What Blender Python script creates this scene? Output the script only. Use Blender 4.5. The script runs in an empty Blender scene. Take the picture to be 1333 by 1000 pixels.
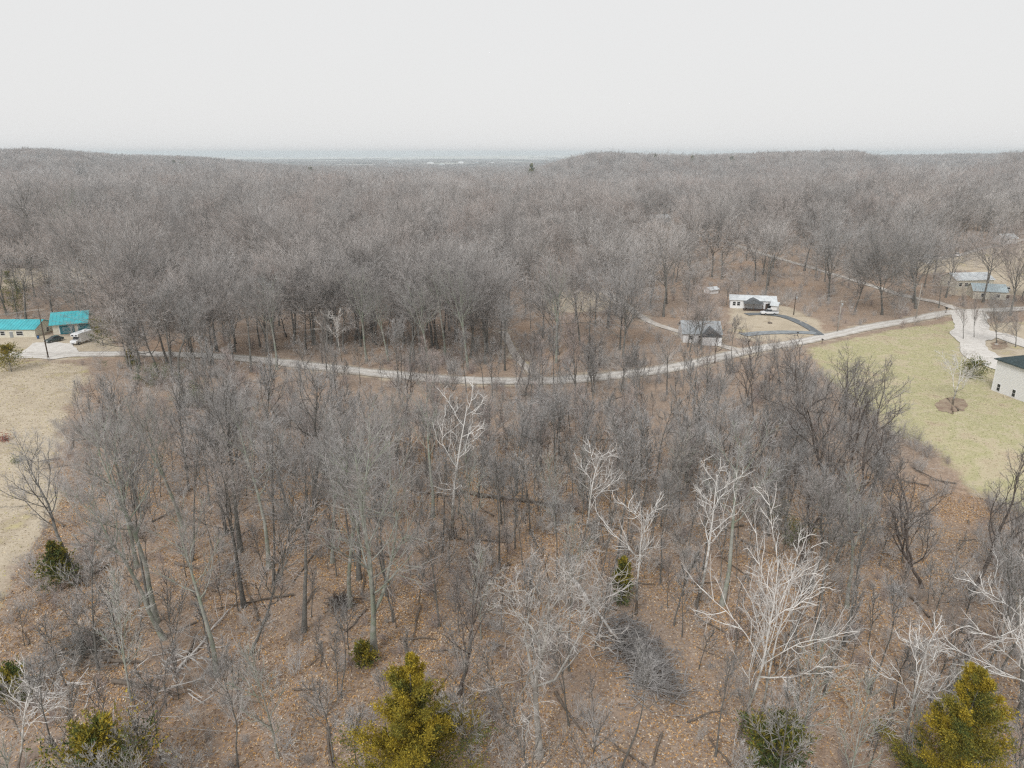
import bpy, bmesh, math, random
import numpy as np
from mathutils import Vector, Matrix

S = bpy.context.scene
C = S.collection
rad = math.radians

# ------------------------------------------------------------------ camera
CAM_H, F_PX, PW, PH, HOR = 50.0, 925.0, 1333.0, 1000.0, 199.0
PITCH = math.atan((PH / 2 - HOR) / F_PX)
cam_d = bpy.data.cameras.new('camera')
cam = bpy.data.objects.new('camera', cam_d)
C.objects.link(cam)
cam.location = (0, 0, CAM_H)
cam.rotation_euler = (math.pi / 2 - PITCH, 0, 0)
cam_d.sensor_fit = 'HORIZONTAL'
cam_d.sensor_width = 36.0
cam_d.lens = 36.0 * F_PX / PW
cam_d.clip_start = 0.5
cam_d.clip_end = 60000
S.camera = cam

# ------------------------------------------------------------------ world: overcast daylight
SUN_EL, SUN_AZ = rad(45), rad(205)
w = bpy.data.worlds.new("World")
S.world = w
w.use_nodes = True
nt = w.node_tree
nt.nodes.clear()
out = nt.nodes.new('ShaderNodeOutputWorld')
bg = nt.nodes.new('ShaderNodeBackground')
sky = nt.nodes.new('ShaderNodeTexSky')
sky.sky_type = 'NISHITA'
sky.sun_disc = False
sky.sun_elevation = SUN_EL
sky.sun_rotation = SUN_AZ
sky.air_density = 1.2
sky.dust_density = 2.0
tc = nt.nodes.new('ShaderNodeTexCoord')
nz = nt.nodes.new('ShaderNodeTexNoise')
nz.inputs['Scale'].default_value = 1.6
nz.inputs['Detail'].default_value = 3
cr = nt.nodes.new('ShaderNodeValToRGB')            # cloud layer, a hair of variation (values are x10: strength 0.1)
cr.color_ramp.elements[0].position = 0.3
cr.color_ramp.elements[0].color = (0.615, 0.614, 0.612, 1)
cr.color_ramp.elements[1].position = 0.7
cr.color_ramp.elements[1].color = (0.628, 0.627, 0.625, 1)
sc10 = nt.nodes.new('ShaderNodeVectorMath')
sc10.operation = 'SCALE'
sc10.inputs['Scale'].default_value = 10.0
mx = nt.nodes.new('ShaderNodeMix')
mx.data_type = 'RGBA'
mx.inputs['Factor'].default_value = 0.975
L = nt.links.new
L(tc.outputs['Generated'], nz.inputs['Vector'])
L(nz.outputs['Fac'], cr.inputs['Fac'])
L(cr.outputs['Color'], sc10.inputs[0])
L(sky.outputs['Color'], mx.inputs['A'])
L(sc10.outputs['Vector'], mx.inputs['B'])
L(mx.outputs['Result'], bg.inputs['Color'])
bg.inputs['Strength'].default_value = 0.1
L(bg.outputs['Background'], out.inputs['Surface'])

sun_d = bpy.data.lights.new('sun', 'SUN')
sun_d.energy = 1.5
sun_d.angle = rad(14)
sun_d.color = (1.0, 0.985, 0.96)
sun = bpy.data.objects.new('sun', sun_d)
C.objects.link(sun)
# direction the light comes from: azimuth measured like the sky's sun_rotation
sd = Vector((math.sin(SUN_AZ) * math.cos(SUN_EL), math.cos(SUN_AZ) * math.cos(SUN_EL), math.sin(SUN_EL)))
sun.rotation_euler = sd.to_track_quat('Z', 'Y').to_euler()
sun.location = (0, -60, 120)

vs = S.view_settings
vs.view_transform = 'Standard'
vs.look = 'None'
vs.exposure = 0.4
vs.gamma = 1.0
vs.use_curve_mapping = False
cy = S.cycles
cy.max_bounces = 5
cy.diffuse_bounces = 3
cy.glossy_bounces = 2
cy.transmission_bounces = 2
cy.transparent_max_bounces = 4
cy.volume_bounces = 2
cy.use_denoising = False
cy.pixel_filter_type = 'BLACKMAN_HARRIS'
cy.filter_width = 1.3
cy.use_adaptive_sampling = False
S.render.use_persistent_data = False

rng = np.random.default_rng(7)
random.seed(7)

# ------------------------------------------------------------------ terrain and the pixel-to-ground mapping
def sm(a, b, x):
    t = np.clip((x - a) / (b - a), 0, 1)
    return t * t * (3 - 2 * t)

def bump(x, c, wd):
    return np.exp(-((x - c) / wd) ** 2)

def height(x, y):
    x = np.asarray(x, float); y = np.asarray(y, float)
    r = np.hypot(x, y)
    px = PW / 2 + F_PX * x / np.maximum(np.abs(y), 1.0)      # bearing, in the same numbers as the survey sketch
    px = np.where(y > 1, px, np.where(x > 0, 3000, -1500))
    z = 0.7 * np.sin(x / 31 + 0.8) * np.cos(y / 41) + 0.35 * np.sin(x / 13.0 + y / 17.0)
    z = z * sm(20, 60, r)
    # shallow ravine that crosses the near wood from left to right
    c = 122 - 0.26 * x
    z = z - 4.0 * bump(y, c, 17) * sm(-60, 10, x) * (1 - sm(70, 120, x))
    z = z + 5.0 * sm(250, 420, r) * bump(px, 1200, 300)
    # falls away beyond the plateau
    z = z - 19 * sm(620, 1150, r) * (1 - 0.4 * sm(900, 1300, px))
    roll = 5 * np.sin(x / 170 + 1) * np.cos(y / 230) * sm(350, 800, r)
    z = z + roll
    # left ridge far away
    z = z + (sm(-500, -100, px) * (1 - sm(230, 560, px))) * ((48 - 12 * sm(80, 330, px)) * bump(r, 1800, 420) + 3 * np.sin(px / 37.0) * bump(r, 1700, 400))
    z = z + 6 * bump(r, 1250, 250) * (1 - sm(420, 700, px))
    # right ridge
    z = z + sm(660, 790, px) * (1 - sm(1090, 1180, px)) * (45 + 4 * np.sin(px / 50.0)) * bump(r, 1650, 330)
    z = z + sm(1225, 1300, px) * 30 * bump(r, 1400, 260)
    z = z + sm(1000, 1100, px) * (1 - sm(2000, 2600, px)) * 36 * bump(r, 2600, 500)
    z = z + 34 * sm(6500, 9000, r) * (0.75 + 0.25 * np.sin(px / 90.0))
    return z

CP, SP_ = math.cos(PITCH), math.sin(PITCH)
def ray(px, py):
    u = (px - PW / 2) / F_PX; v = (py - PH / 2) / F_PX
    return np.array([u, CP - v * SP_, -SP_ - v * CP])

def at(px, py, off=0.0):
    """ground point seen at a photograph pixel"""
    d = ray(px, py)
    t = 5.0
    p0 = None
    while t < 20000:
        p = np.array([0, 0, CAM_H]) + d * t
        g = float(height(p[0], p[1]))
        if p[2] <= g:
            lo, hi = t / 1.02, t
            for _ in range(25):
                m = (lo + hi) / 2
                p = np.array([0, 0, CAM_H]) + d * m
                if p[2] <= float(height(p[0], p[1])): hi = m
                else: lo = m
            p = np.array([0, 0, CAM_H]) + d * hi
            return Vector((p[0], p[1], float(height(p[0], p[1])) + off))
        t *= 1.02
    return Vector((p[0], p[1], 0))

def proj(x, y, z):
    dx, dy, dz = x, y, z - CAM_H
    f = dy * CP - dz * SP_
    up = dy * SP_ + dz * CP
    return PW / 2 + F_PX * dx / f, PH / 2 - F_PX * up / f

def gz(x, y):
    return float(height(x, y))

# ------------------------------------------------------------------ helpers
def tag(o, label=None, cat=None, group=None, kind=None):
    if label: o['label'] = label
    if cat: o['category'] = cat
    if group: o['group'] = group
    if kind: o['kind'] = kind
    return o

def empty(name, loc, rz=0.0, rx=0.0, ry=0.0, scale=None):
    o = bpy.data.objects.new(name, None)
    C.objects.link(o)
    o.empty_display_size = 0.3
    o.location = loc
    o.rotation_euler = (rx, ry, rz)
    if scale: o.scale = scale
    return o

def link_mesh(name, me, parent=None, loc=None, rz=0.0):
    o = bpy.data.objects.new(name, me)
    C.objects.link(o)
    if parent: o.parent = parent
    if loc is not None: o.location = loc
    o.rotation_euler = (0, 0, rz)
    return o

def np_mesh(name, V, Fq, mats, smooth=True, mi=None):
    """V (n,3); Fq list of arrays, each (m,k)"""
    me = bpy.data.meshes.new(name)
    V = np.ascontiguousarray(V, dtype=np.float32)
    me.vertices.add(len(V)); me.vertices.foreach_set('co', V.ravel())
    loops = np.concatenate([f.ravel() for f in Fq]).astype(np.int32)
    tot = np.concatenate([np.full(len(f), f.shape[1], np.int32) for f in Fq])
    st = np.concatenate([[0], np.cumsum(tot)[:-1]]).astype(np.int32)
    me.loops.add(len(loops)); me.loops.foreach_set('vertex_index', loops)
    me.polygons.add(len(tot)); me.polygons.foreach_set('loop_start', st); me.polygons.foreach_set('loop_total', tot)
    me.polygons.foreach_set('use_smooth', np.full(len(tot), smooth, bool))
    if mi is not None: me.polygons.foreach_set('material_index', mi.astype(np.int32))
    for m in mats: me.materials.append(m)
    me.update(calc_edges=True)
    return me

class MB:
    """collects simple solids and links them as one mesh"""
    def __init__(s): s.v = []; s.f = []
    def poly(s, vs, fs):
        b = len(s.v); s.v += [tuple(v) for v in vs]; s.f += [tuple(i + b for i in f) for f in fs]; return s
    def box(s, x0, x1, y0, y1, z0, z1):
        return s.poly([(x0,y0,z0),(x1,y0,z0),(x1,y1,z0),(x0,y1,z0),(x0,y0,z1),(x1,y0,z1),(x1,y1,z1),(x0,y1,z1)],
                      [(0,3,2,1),(4,5,6,7),(0,1,5,4),(1,2,6,5),(2,3,7,6),(3,0,4,7)])
    def prism(s, prof, y0, y1):
        """profile in x,z extruded along y"""
        n = len(prof)
        vs_ = [(x, y0, z) for x, z in prof] + [(x, y1, z) for x, z in prof]
        return s.poly(vs_, [tuple(range(n)), tuple(range(2*n-1, n-1, -1))] + [(i, i+n, (i+1)%n+n, (i+1)%n) for i in range(n)])
    def tube(s, pts, rr, n=6):
        pts = [Vector(p) for p in pts]
        if not hasattr(rr, '__len__'): rr = [rr] * len(pts)
        b = len(s.v)
        for i, p in enumerate(pts):
            t = (pts[min(i+1, len(pts)-1)] - pts[max(i-1, 0)]).normalized()
            a = t.orthogonal().normalized() if i == 0 else (a - t * a.dot(t)).normalized()
            c = t.cross(a)
            for k in range(n):
                q = p + (a * math.cos(2*math.pi*k/n) + c * math.sin(2*math.pi*k/n)) * rr[i]
                s.v.append(tuple(q))
        for i in range(len(pts)-1):
            for k in range(n):
                s.f.append((b+i*n+k, b+i*n+(k+1)%n, b+(i+1)*n+(k+1)%n, b+(i+1)*n+k))
        s.f.append(tuple(b+k for k in range(n))[::-1]); s.f.append(tuple(b+(len(pts)-1)*n+k for k in range(n)))
        return s
    def build(s, name, mat, parent=None, loc=None, rz=0.0, bevel=0.0, smooth=False):
        me = bpy.data.meshes.new(name)
        me.from_pydata(s.v, [], s.f); me.materials.append(mat)
        bm = bmesh.new(); bm.from_mesh(me)
        bmesh.ops.recalc_face_normals(bm, faces=bm.faces)
        if bevel > 0:
            bmesh.ops.bevel(bm, geom=bm.edges[:], offset=bevel, segments=2, affect='EDGES', profile=0.5)
        bm.to_mesh(me); bm.free()
        if smooth:
            for p in me.polygons: p.use_smooth = True
        return link_mesh(name, me, parent, loc, rz)

# ------------------------------------------------------------------ materials
def mat(name, base, rough=0.85, spec=0.3, metal=0.0, nscale=0, namp=0.0, c2=None, bump_=0.0, coords='Object', detail=5):
    m = bpy.data.materials.new(name); m.use_nodes = True
    t = m.node_tree; b = t.nodes['Principled BSDF']
    b.inputs['Base Color'].default_value = (*base, 1)
    b.inputs['Roughness'].default_value = rough
    b.inputs['Specular IOR Level'].default_value = spec
    b.inputs['Metallic'].default_value = metal
    if nscale:
        tcn = t.nodes.new('ShaderNodeTexCoord')
        n = t.nodes.new('ShaderNodeTexNoise'); n.inputs['Scale'].default_value = nscale; n.inputs['Detail'].default_value = detail
        t.links.new(tcn.outputs[coords], n.inputs['Vector'])
        r = t.nodes.new('ShaderNodeValToRGB')
        r.color_ramp.elements[0].position = 0.33; r.color_ramp.elements[1].position = 0.67
        c2 = c2 or tuple(c * (1 - namp) for c in base)
        r.color_ramp.elements[0].color = (*c2, 1); r.color_ramp.elements[1].color = (*base, 1)
        t.links.new(n.outputs['Fac'], r.inputs['Fac']); t.links.new(r.outputs['Color'], b.inputs['Base Color'])
        if bump_:
            bn = t.nodes.new('ShaderNodeBump'); bn.inputs['Strength'].default_value = bump_
            t.links.new(n.outputs['Fac'], bn.inputs['Height']); t.links.new(bn.outputs['Normal'], b.inputs['Normal'])
    return m

def bark(name, ramp, noise_scale=1.5, mossy=None, stands=False):
    """bark: tone differs from tree to tree (object random) and along the bark (noise)"""
    m = bpy.data.materials.new(name); m.use_nodes = True
    t = m.node_tree; b = t.nodes['Principled BSDF']; b.inputs['Roughness'].default_value = 0.9
    b.inputs['Specular IOR Level'].default_value = 0.15
    oi = t.nodes.new('ShaderNodeObjectInfo')
    r = t.nodes.new('ShaderNodeValToRGB')
    els = r.color_ramp.elements
    while len(els) < len(ramp): els.new(0.5)
    for i, (p, c) in enumerate(ramp): els[i].position = p; els[i].color = (*c, 1)
    t.links.new(oi.outputs['Random'], r.inputs['Fac'])
    tcn = t.nodes.new('ShaderNodeTexCoord')
    n = t.nodes.new('ShaderNodeTexNoise'); n.inputs['Scale'].default_value = noise_scale; n.inputs['Detail'].default_value = 6
    t.links.new(tcn.outputs['Object'], n.inputs['Vector'])
    mr = t.nodes.new('ShaderNodeMapRange')
    mr.inputs['From Min'].default_value = 0.3; mr.inputs['From Max'].default_value = 0.7
    mr.inputs['To Min'].default_value = 0.62; mr.inputs['To Max'].default_value = 1.3
    t.links.new(n.outputs['Fac'], mr.inputs['Value'])
    mu = t.nodes.new('ShaderNodeVectorMath'); mu.operation = 'SCALE'
    t.links.new(r.outputs['Color'], mu.inputs[0]); t.links.new(mr.outputs['Result'], mu.inputs['Scale'])
    last = mu.outputs['Vector']
    if stands:      # neighbouring trees of one kind share a tone
        ns = t.nodes.new('ShaderNodeTexNoise'); ns.inputs['Scale'].default_value = 0.012; ns.inputs['Detail'].default_value = 4
        t.links.new(oi.outputs['Location'], ns.inputs['Vector'])
        rs_ = t.nodes.new('ShaderNodeValToRGB'); e_ = rs_.color_ramp.elements; e_.new(0.5); e_.new(0.6)
        for el, (p, c) in zip(e_, [(0.38, (0.80, 0.79, 0.78)), (0.5, (1.0, 0.985, 0.98)), (0.58, (1.08, 1.10, 1.13)), (0.64, (1.10, 1.02, 0.97))]): el.position = p; el.color = (*c, 1)
        m3 = t.nodes.new('ShaderNodeVectorMath'); m3.operation = 'MULTIPLY'
        t.links.new(last, m3.inputs[0]); t.links.new(rs_.outputs['Color'], m3.inputs[1]); last = m3.outputs['Vector']
    if mossy:
        n2 = t.nodes.new('ShaderNodeTexNoise'); n2.inputs['Scale'].default_value = 0.9; n2.inputs['Detail'].default_value = 4
        t.links.new(tcn.outputs['Object'], n2.inputs['Vector'])
        r2 = t.nodes.new('ShaderNodeValToRGB'); r2.color_ramp.elements[0].position = 0.45; r2.color_ramp.elements[1].position = 0.62
        t.links.new(n2.outputs['Fac'], r2.inputs['Fac'])
        mm = t.nodes.new('ShaderNodeMix'); mm.data_type = 'RGBA'
        t.links.new(r2.outputs['Color'], mm.inputs['Factor']); t.links.new(last, mm.inputs['A'])
        mm.inputs['B'].default_value = (*mossy, 1)
        last = mm.outputs['Result']
    t.links.new(last, b.inputs['Base Color'])
    return m

def sycamore_bark():
    """flaky brown-grey near the foot, bare white wood higher up"""
    m = bpy.data.materials.new('sycamore_bark'); m.use_nodes = True
    t = m.node_tree; b = t.nodes['Principled BSDF']; b.inputs['Roughness'].default_value = 0.8
    b.inputs['Specular IOR Level'].default_value = 0.2
    tcn = t.nodes.new('ShaderNodeTexCoord'); sx = t.nodes.new('ShaderNodeSeparateXYZ')
    t.links.new(tcn.outputs['Object'], sx.inputs[0])
    n = t.nodes.new('ShaderNodeTexNoise'); n.inputs['Scale'].default_value = 0.9; n.inputs['Detail'].default_value = 7
    t.links.new(tcn.outputs['Object'], n.inputs['Vector'])
    ma = t.nodes.new('ShaderNodeMath'); ma.operation = 'MULTIPLY_ADD'
    t.links.new(n.outputs['Fac'], ma.inputs[0]); ma.inputs[1].default_value = 22; t.links.new(sx.outputs['Z'], ma.inputs[2])
    mr = t.nodes.new('ShaderNodeMapRange'); mr.inputs['From Min'].default_value = 12.0; mr.inputs['From Max'].default_value = 21
    t.links.new(ma.outputs[0], mr.inputs['Value'])
    r = t.nodes.new('ShaderNodeValToRGB')
    els = r.color_ramp.elements; els.new(0.5)
    els[0].position = 0.0; els[0].color = (0.15, 0.125, 0.10, 1)
    els[1].position = 0.45; els[1].color = (0.38, 0.37, 0.335, 1)
    els[2].position = 0.8; els[2].color = (0.76, 0.745, 0.715, 1)
    t.links.new(mr.outputs['Result'], r.inputs['Fac'])
    t.links.new(r.outputs['Color'], b.inputs['Base Color'])
    return m

GREY = [(0.0, (0.42, 0.41, 0.4)), (0.2, (0.52, 0.515, 0.51)), (0.4, (0.33, 0.32, 0.31)), (0.6, (0.56, 0.555, 0.55)), (0.8, (0.38, 0.36, 0.345)), (1.0, (0.47, 0.44, 0.42))]
M = {
 'bark': bark('grey_bark', [(0.0, (0.135, 0.13, 0.12)), (0.5, (0.2, 0.195, 0.18)), (1.0, (0.165, 0.16, 0.145))], 2.0),
 'twig': bark('grey_twigs', GREY, 0.5, stands=True),
 'moss': bark('mossy_grey_bark', [(0.0, (0.31,0.31,0.275)), (1.0, (0.37,0.37,0.335))], 1.6, mossy=(0.26,0.29,0.225)),
 'palebark': bark('pale_grey_bark', [(0.0, (0.38,0.365,0.335)), (1.0, (0.44,0.425,0.395))], 1.4, mossy=(0.24,0.22,0.195)),
 'dark': bark('dark_bark', [(0.0, (0.10,0.085,0.075)), (1.0, (0.155,0.13,0.115))], 2.0),
 'darktwig': bark('dark_twigs', [(0.0, (0.25, 0.235, 0.225)), (1.0, (0.34, 0.325, 0.315))], 0.7),
 'pale': bark('pale_twigs', [(0.0, (0.54, 0.513, 0.486)), (1.0, (0.648, 0.621, 0.594))], 0.8),
 'rose': bark('rosy_twigs', [(0.0, (0.5, 0.42, 0.39)), (1.0, (0.47, 0.41, 0.39))], 0.8),
 'brush': bark('brush_stems', [(0.0, (0.46, 0.44, 0.425)), (0.5, (0.58, 0.565, 0.55)), (1.0, (0.42, 0.38, 0.35))], 1.0),
 'farbark': bark('far_crown_twigs', [(0.0, (0.42, 0.4, 0.385)), (0.2, (0.64, 0.625, 0.61)), (0.4, (0.34, 0.315, 0.3)), (0.6, (0.58, 0.555, 0.535)), (0.8, (0.5, 0.43, 0.395)), (1.0, (0.66, 0.64, 0.62))], 0.25, stands=True),
 'syc': sycamore_bark(),
 'rot': mat('rotten_wood', (0.20,0.165,0.135), nscale=3, namp=0.4),
 'white': mat('white_siding', (0.86,0.87,0.88), 0.6, nscale=1.2, namp=0.06),
 'cream': mat('cream_siding', (0.68,0.65,0.55), 0.6, nscale=1.0, namp=0.12),
 'trim': mat('white_trim', (0.8,0.8,0.8), 0.5, nscale=2, namp=0.05),
 'teal': mat('teal_metal_roof', (0.06,0.49,0.55), 0.35, 0.5, nscale=0.5, namp=0.25),
 'teal_dark': mat('teal_paint', (0.012,0.15,0.19), 0.5, nscale=1, namp=0.2),
 'paleroof': mat('pale_blue_metal_roof', (0.50,0.60,0.64), 0.4, 0.5, nscale=0.4, namp=0.2),
 'greyroof': mat('weathered_metal_roof', (0.46,0.49,0.51), 0.4, 0.5, nscale=0.5, namp=0.25),
 'whiteroof': mat('white_metal_roof', (0.72,0.75,0.76), 0.4, 0.5, nscale=0.6, c2=(0.52,0.55,0.57)),
 'shingle': mat('grey_shingle_roof', (0.16,0.17,0.18), 0.9, nscale=1.2, namp=0.35),
 'slate': mat('dark_slate_roof', (0.05,0.075,0.08), 0.85, nscale=1.2, namp=0.3),
 'brown': mat('brown_wood', (0.11,0.07,0.05), 0.8, nscale=2, namp=0.4),
 'grey': mat('grey_siding', (0.30,0.32,0.33), 0.7, nscale=1, namp=0.15),
 'glass': mat('dark_glass', (0.02,0.025,0.03), 0.1, 0.6, nscale=1, namp=0.3),
 'black': mat('black_rubber', (0.02,0.02,0.02), 0.8, nscale=4, namp=0.3),
 'carpaint': mat('dark_green_paint', (0.035,0.06,0.06), 0.25, 0.6, nscale=2, namp=0.15),
 'carwhite': mat('white_car_paint', (0.75,0.76,0.77), 0.3, 0.5, nscale=2, namp=0.05),
 'carsilver': mat('silver_paint', (0.4,0.42,0.44), 0.3, 0.5, nscale=2, namp=0.1),
 'carred': mat('red_paint', (0.3,0.03,0.025), 0.3, 0.5, nscale=2, namp=0.1),
 'carblue': mat('blue_plastic', (0.03,0.12,0.3), 0.5, nscale=2, namp=0.2),
 'chrome': mat('grey_metal', (0.35,0.36,0.37), 0.4, 0.5, metal=0.6, nscale=3, namp=0.2),
 'pole': mat('weathered_pole_wood', (0.13,0.10,0.08), 0.9, nscale=2.5, namp=0.35),
 'palepole': mat('pale_pole_wood', (0.42,0.39,0.35), 0.9, nscale=2.5, namp=0.25),
 'wire': mat('wire_grey', (0.42,0.42,0.41), 0.6, nscale=1, namp=0.1),
 'stone': mat('pale_stone', (0.5,0.47,0.43), 0.9, nscale=4, namp=0.3),
 'asphalt': mat('asphalt', (0.12,0.135,0.15), 0.9, nscale=0.6, c2=(0.20,0.215,0.225), bump_=0.1),
 'gravel': mat('pale_gravel', (0.72,0.69,0.65), 0.95, nscale=0.9, c2=(0.58,0.55,0.51), bump_=0.2, detail=9),
 'gravel2': mat('leafy_gravel', (0.62,0.59,0.55), 0.95, nscale=0.5, c2=(0.45,0.40,0.35), bump_=0.2, detail=9),
 'oldasphalt': mat('worn_asphalt', (0.33,0.36,0.38), 0.9, nscale=0.7, c2=(0.20,0.22,0.235), detail=9),
 'mulch': mat('red_brown_mulch', (0.24,0.165,0.125), 0.95, nscale=0.9, c2=(0.36,0.29,0.21), bump_=0.4, detail=9),
 'redleaf': mat('russet_leaves', (0.34,0.10,0.045), 0.8, nscale=1, namp=0.4),
 'water': mat('pond_water', (0.45,0.50,0.54), 0.08, 0.6, nscale=0.02, namp=0.05),
}

def attr_mat(name, attr, rough=0.85, scale=None):
    m = bpy.data.materials.new(name); m.use_nodes = True
    t = m.node_tree; b = t.nodes['Principled BSDF']; b.inputs['Roughness'].default_value = rough
    b.inputs['Specular IOR Level'].default_value = 0.15
    a = t.nodes.new('ShaderNodeAttribute'); a.attribute_name = attr
    n = t.nodes.new('ShaderNodeTexNoise'); n.inputs['Scale'].default_value = 1.5
    tcn = t.nodes.new('ShaderNodeTexCoord'); t.links.new(tcn.outputs['Object'], n.inputs['Vector'])
    mr = t.nodes.new('ShaderNodeMapRange'); mr.inputs['From Min'].default_value = 0.3; mr.inputs['From Max'].default_value = 0.7
    mr.inputs['To Min'].default_value = 0.8; mr.inputs['To Max'].default_value = 1.2
    t.links.new(n.outputs['Fac'], mr.inputs['Value'])
    mu = t.nodes.new('ShaderNodeVectorMath'); mu.operation = 'SCALE'
    t.links.new(a.outputs['Color'], mu.inputs[0]); t.links.new(mr.outputs['Result'], mu.inputs['Scale'])
    t.links.new(mu.outputs['Vector'], b.inputs['Base Color'])
    return m
M['needle'] = attr_mat('cedar_needles', 'tone')
M['leaf'] = attr_mat('dry_leaves', 'tone')

def road_material():
    m = bpy.data.materials.new('pale_gravel_road'); m.use_nodes = True
    t = m.node_tree; b = t.nodes['Principled BSDF']; b.inputs['Roughness'].default_value = 0.95; b.inputs['Specular IOR Level'].default_value = 0.1
    tcn = t.nodes.new('ShaderNodeTexCoord'); a = t.nodes.new('ShaderNodeAttribute'); a.attribute_name = 'across'
    r = t.nodes.new('ShaderNodeValToRGB'); e = r.color_ramp.elements
    for p in (0.2, 0.35, 0.5, 0.65, 0.8): e.new(p)
    for el, (p, c) in zip(e, [(0.0,(.40,.35,.29)),(0.14,(.54,.505,.46)),(0.3,(.70,.675,.64)),(0.5,(.56,.525,.48)),(0.7,(.71,.685,.65)),(0.86,(.54,.505,.46)),(1.0,(.38,.33,.27))]): el.position = p; el.color = (*c, 1)
    n0 = t.nodes.new('ShaderNodeTexNoise'); n0.inputs['Scale'].default_value = 0.35; n0.inputs['Detail'].default_value = 7
    t.links.new(tcn.outputs['Object'], n0.inputs['Vector'])
    ma = t.nodes.new('ShaderNodeMath'); ma.operation = 'MULTIPLY_ADD'; ma.inputs[1].default_value = 0.5
    t.links.new(n0.outputs['Fac'], ma.inputs[0]); 
    sb = t.nodes.new('ShaderNodeMath'); sb.operation = 'SUBTRACT'; sb.inputs[1].default_value = 0.25
    t.links.new(a.outputs['Fac'], sb.inputs[0]); t.links.new(sb.outputs[0], ma.inputs[2]); t.links.new(ma.outputs[0], r.inputs['Fac'])
    n1 = t.nodes.new('ShaderNodeTexNoise'); n1.inputs['Scale'].default_value = 1.6; n1.inputs['Detail'].default_value = 9; n1.inputs['Roughness'].default_value = 0.7
    t.links.new(tcn.outputs['Object'], n1.inputs['Vector'])
    mr = t.nodes.new('ShaderNodeMapRange'); mr.inputs['From Min'].default_value = 0.3; mr.inputs['From Max'].default_value = 0.7; mr.inputs['To Min'].default_value = 0.72; mr.inputs['To Max'].default_value = 1.12
    t.links.new(n1.outputs['Fac'], mr.inputs['Value'])
    mu = t.nodes.new('ShaderNodeVectorMath'); mu.operation = 'SCALE'; t.links.new(r.outputs['Color'], mu.inputs[0]); t.links.new(mr.outputs['Result'], mu.inputs['Scale'])
    t.links.new(mu.outputs['Vector'], b.inputs['Base Color']); return m
M['road'] = road_material()

# ------------------------------------------------------------------ ground
LAWN = [(1055,452),(1130,437),(1240,418),(1262,425),(1262,470),(1300,478),(1400,470),(1480,700),(1333,668),(1270,640),(1215,585),(1155,560),(1108,520),(1070,485)]
FIELD = [(-300,468),(20,470),(95,472),(118,490),(95,520),(78,560),(70,600),(80,650),(50,700),(20,745),(-20,820),(-400,900)]
YARD1 = [(-200,425),(0,436),(60,436),(130,438),(170,458),(100,468),(-200,468)]
YARD2 = [(948,405),(962,392),(1025,400),(1072,422),(1060,438),(990,444),(955,440),(950,425)]
YARD3 = [(700,385),(740,378),(790,380),(800,395),(780,405),(715,408)]
YARD4 = [(0,345),(60,342),(110,350),(140,362),(60,372),(0,378)]
YARD5 = [(1235,385),(1333,385),(1400,372),(1400,330),(1300,345),(1240,362)]
YARD6 = [(885,432),(900,418),(935,418),(940,446),(885,446)]
YARD7 = [(1262,425),(1333,418),(1500,420),(1500,470),(1300,478),(1262,460)]
YARD8 = [(1180,345),(1333,318),(1420,310),(1420,335),(1260,352),(1200,358)]

def wpoly(poly): return np.array([tuple(at(*p))[:2] for p in poly])
def inside(poly, X, Y):
    res = np.zeros(X.shape, bool); n = len(poly)
    for i in range(n):
        x1, y1 = poly[i]; x2, y2 = poly[(i + 1) % n]
        if y1 == y2: continue
        c = ((y1 > Y) != (y2 > Y)) & (X < (x2 - x1) * (Y - y1) / (y2 - y1) + x1)
        res ^= c
    return res
def sdist(poly, X, Y):
    d = np.full(X.shape, 1e9)
    n = len(poly)
    for i in range(n):
        a = poly[i]; b = poly[(i + 1) % n]; e = b - a
        L2 = max(float(e @ e), 1e-9)
        t = np.clip(((X - a[0]) * e[0] + (Y - a[1]) * e[1]) / L2, 0, 1)
        d = np.minimum(d, np.hypot(X - a[0] - t * e[0], Y - a[1] - t * e[1]))
    return np.where(inside(poly, X, Y), -d, d)
W_LAWN, W_FIELD = wpoly(LAWN), wpoly(FIELD)
W_YARDS = [wpoly(p) for p in (YARD1, YARD2, YARD3, YARD4, YARD5, YARD6, YARD7, YARD8)]

def smooth_path(pts, step=3.0):
    P = [np.array(tuple(p)[:2]) for p in pts]
    P = [2*P[0]-P[1]] + P + [2*P[-1]-P[-2]]
    o = []
    for i in range(1, len(P) - 2):
        n = max(2, int(np.linalg.norm(P[i+1]-P[i]) / step))
        for k in range(n):
            t = k / n
            a, b, c, d = P[i-1], P[i], P[i+1], P[i+2]
            o.append(0.5*((2*b)+(-a+c)*t+(2*a-5*b+4*c-d)*t*t+(-a+3*b-3*c+d)*t**3))
    o.append(P[-2])
    return np.array(o)

def road_px(pts): return smooth_path([at(*p) for p in pts])
R_MAIN = road_px([(-260,470),(-80,462),(20,462),(60,462),(130,461),(200,461),(270,463),(340,469),(420,478),(500,487),(600,495),(700,496),(800,489),(900,474),(1000,452),(1100,433),(1200,414),(1245,406),(1333,402),(1480,396)])
R_BACK = road_px([(1247,403),(1220,394),(1172,384),(1118,367),(1050,347),(972,324),(907,306),(880,294),(862,284)])
R_SIDE = road_px([(675,312),(705,332),(735,350),(770,370),(799,387),(821,403),(848,420),(880,431),(915,441),(945,452),(972,459)])
R_PATH = road_px([(655,432),(668,458),(684,478),(706,496)])
R_DRIVE = road_px([(1262,406),(1266,425),(1262,442),(1268,458),(1292,472),(1325,482)])
R_DRIVE2 = road_px([(1268,440),(1290,434),(1333,447),(1400,470)])
R_ASPH = road_px([(1066,437),(1058,430),(1040,420),(1018,412),(990,409),(972,410)])
R_ASPH2 = road_px([(1062,434),(1030,433),(1000,433),(965,436)])
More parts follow.
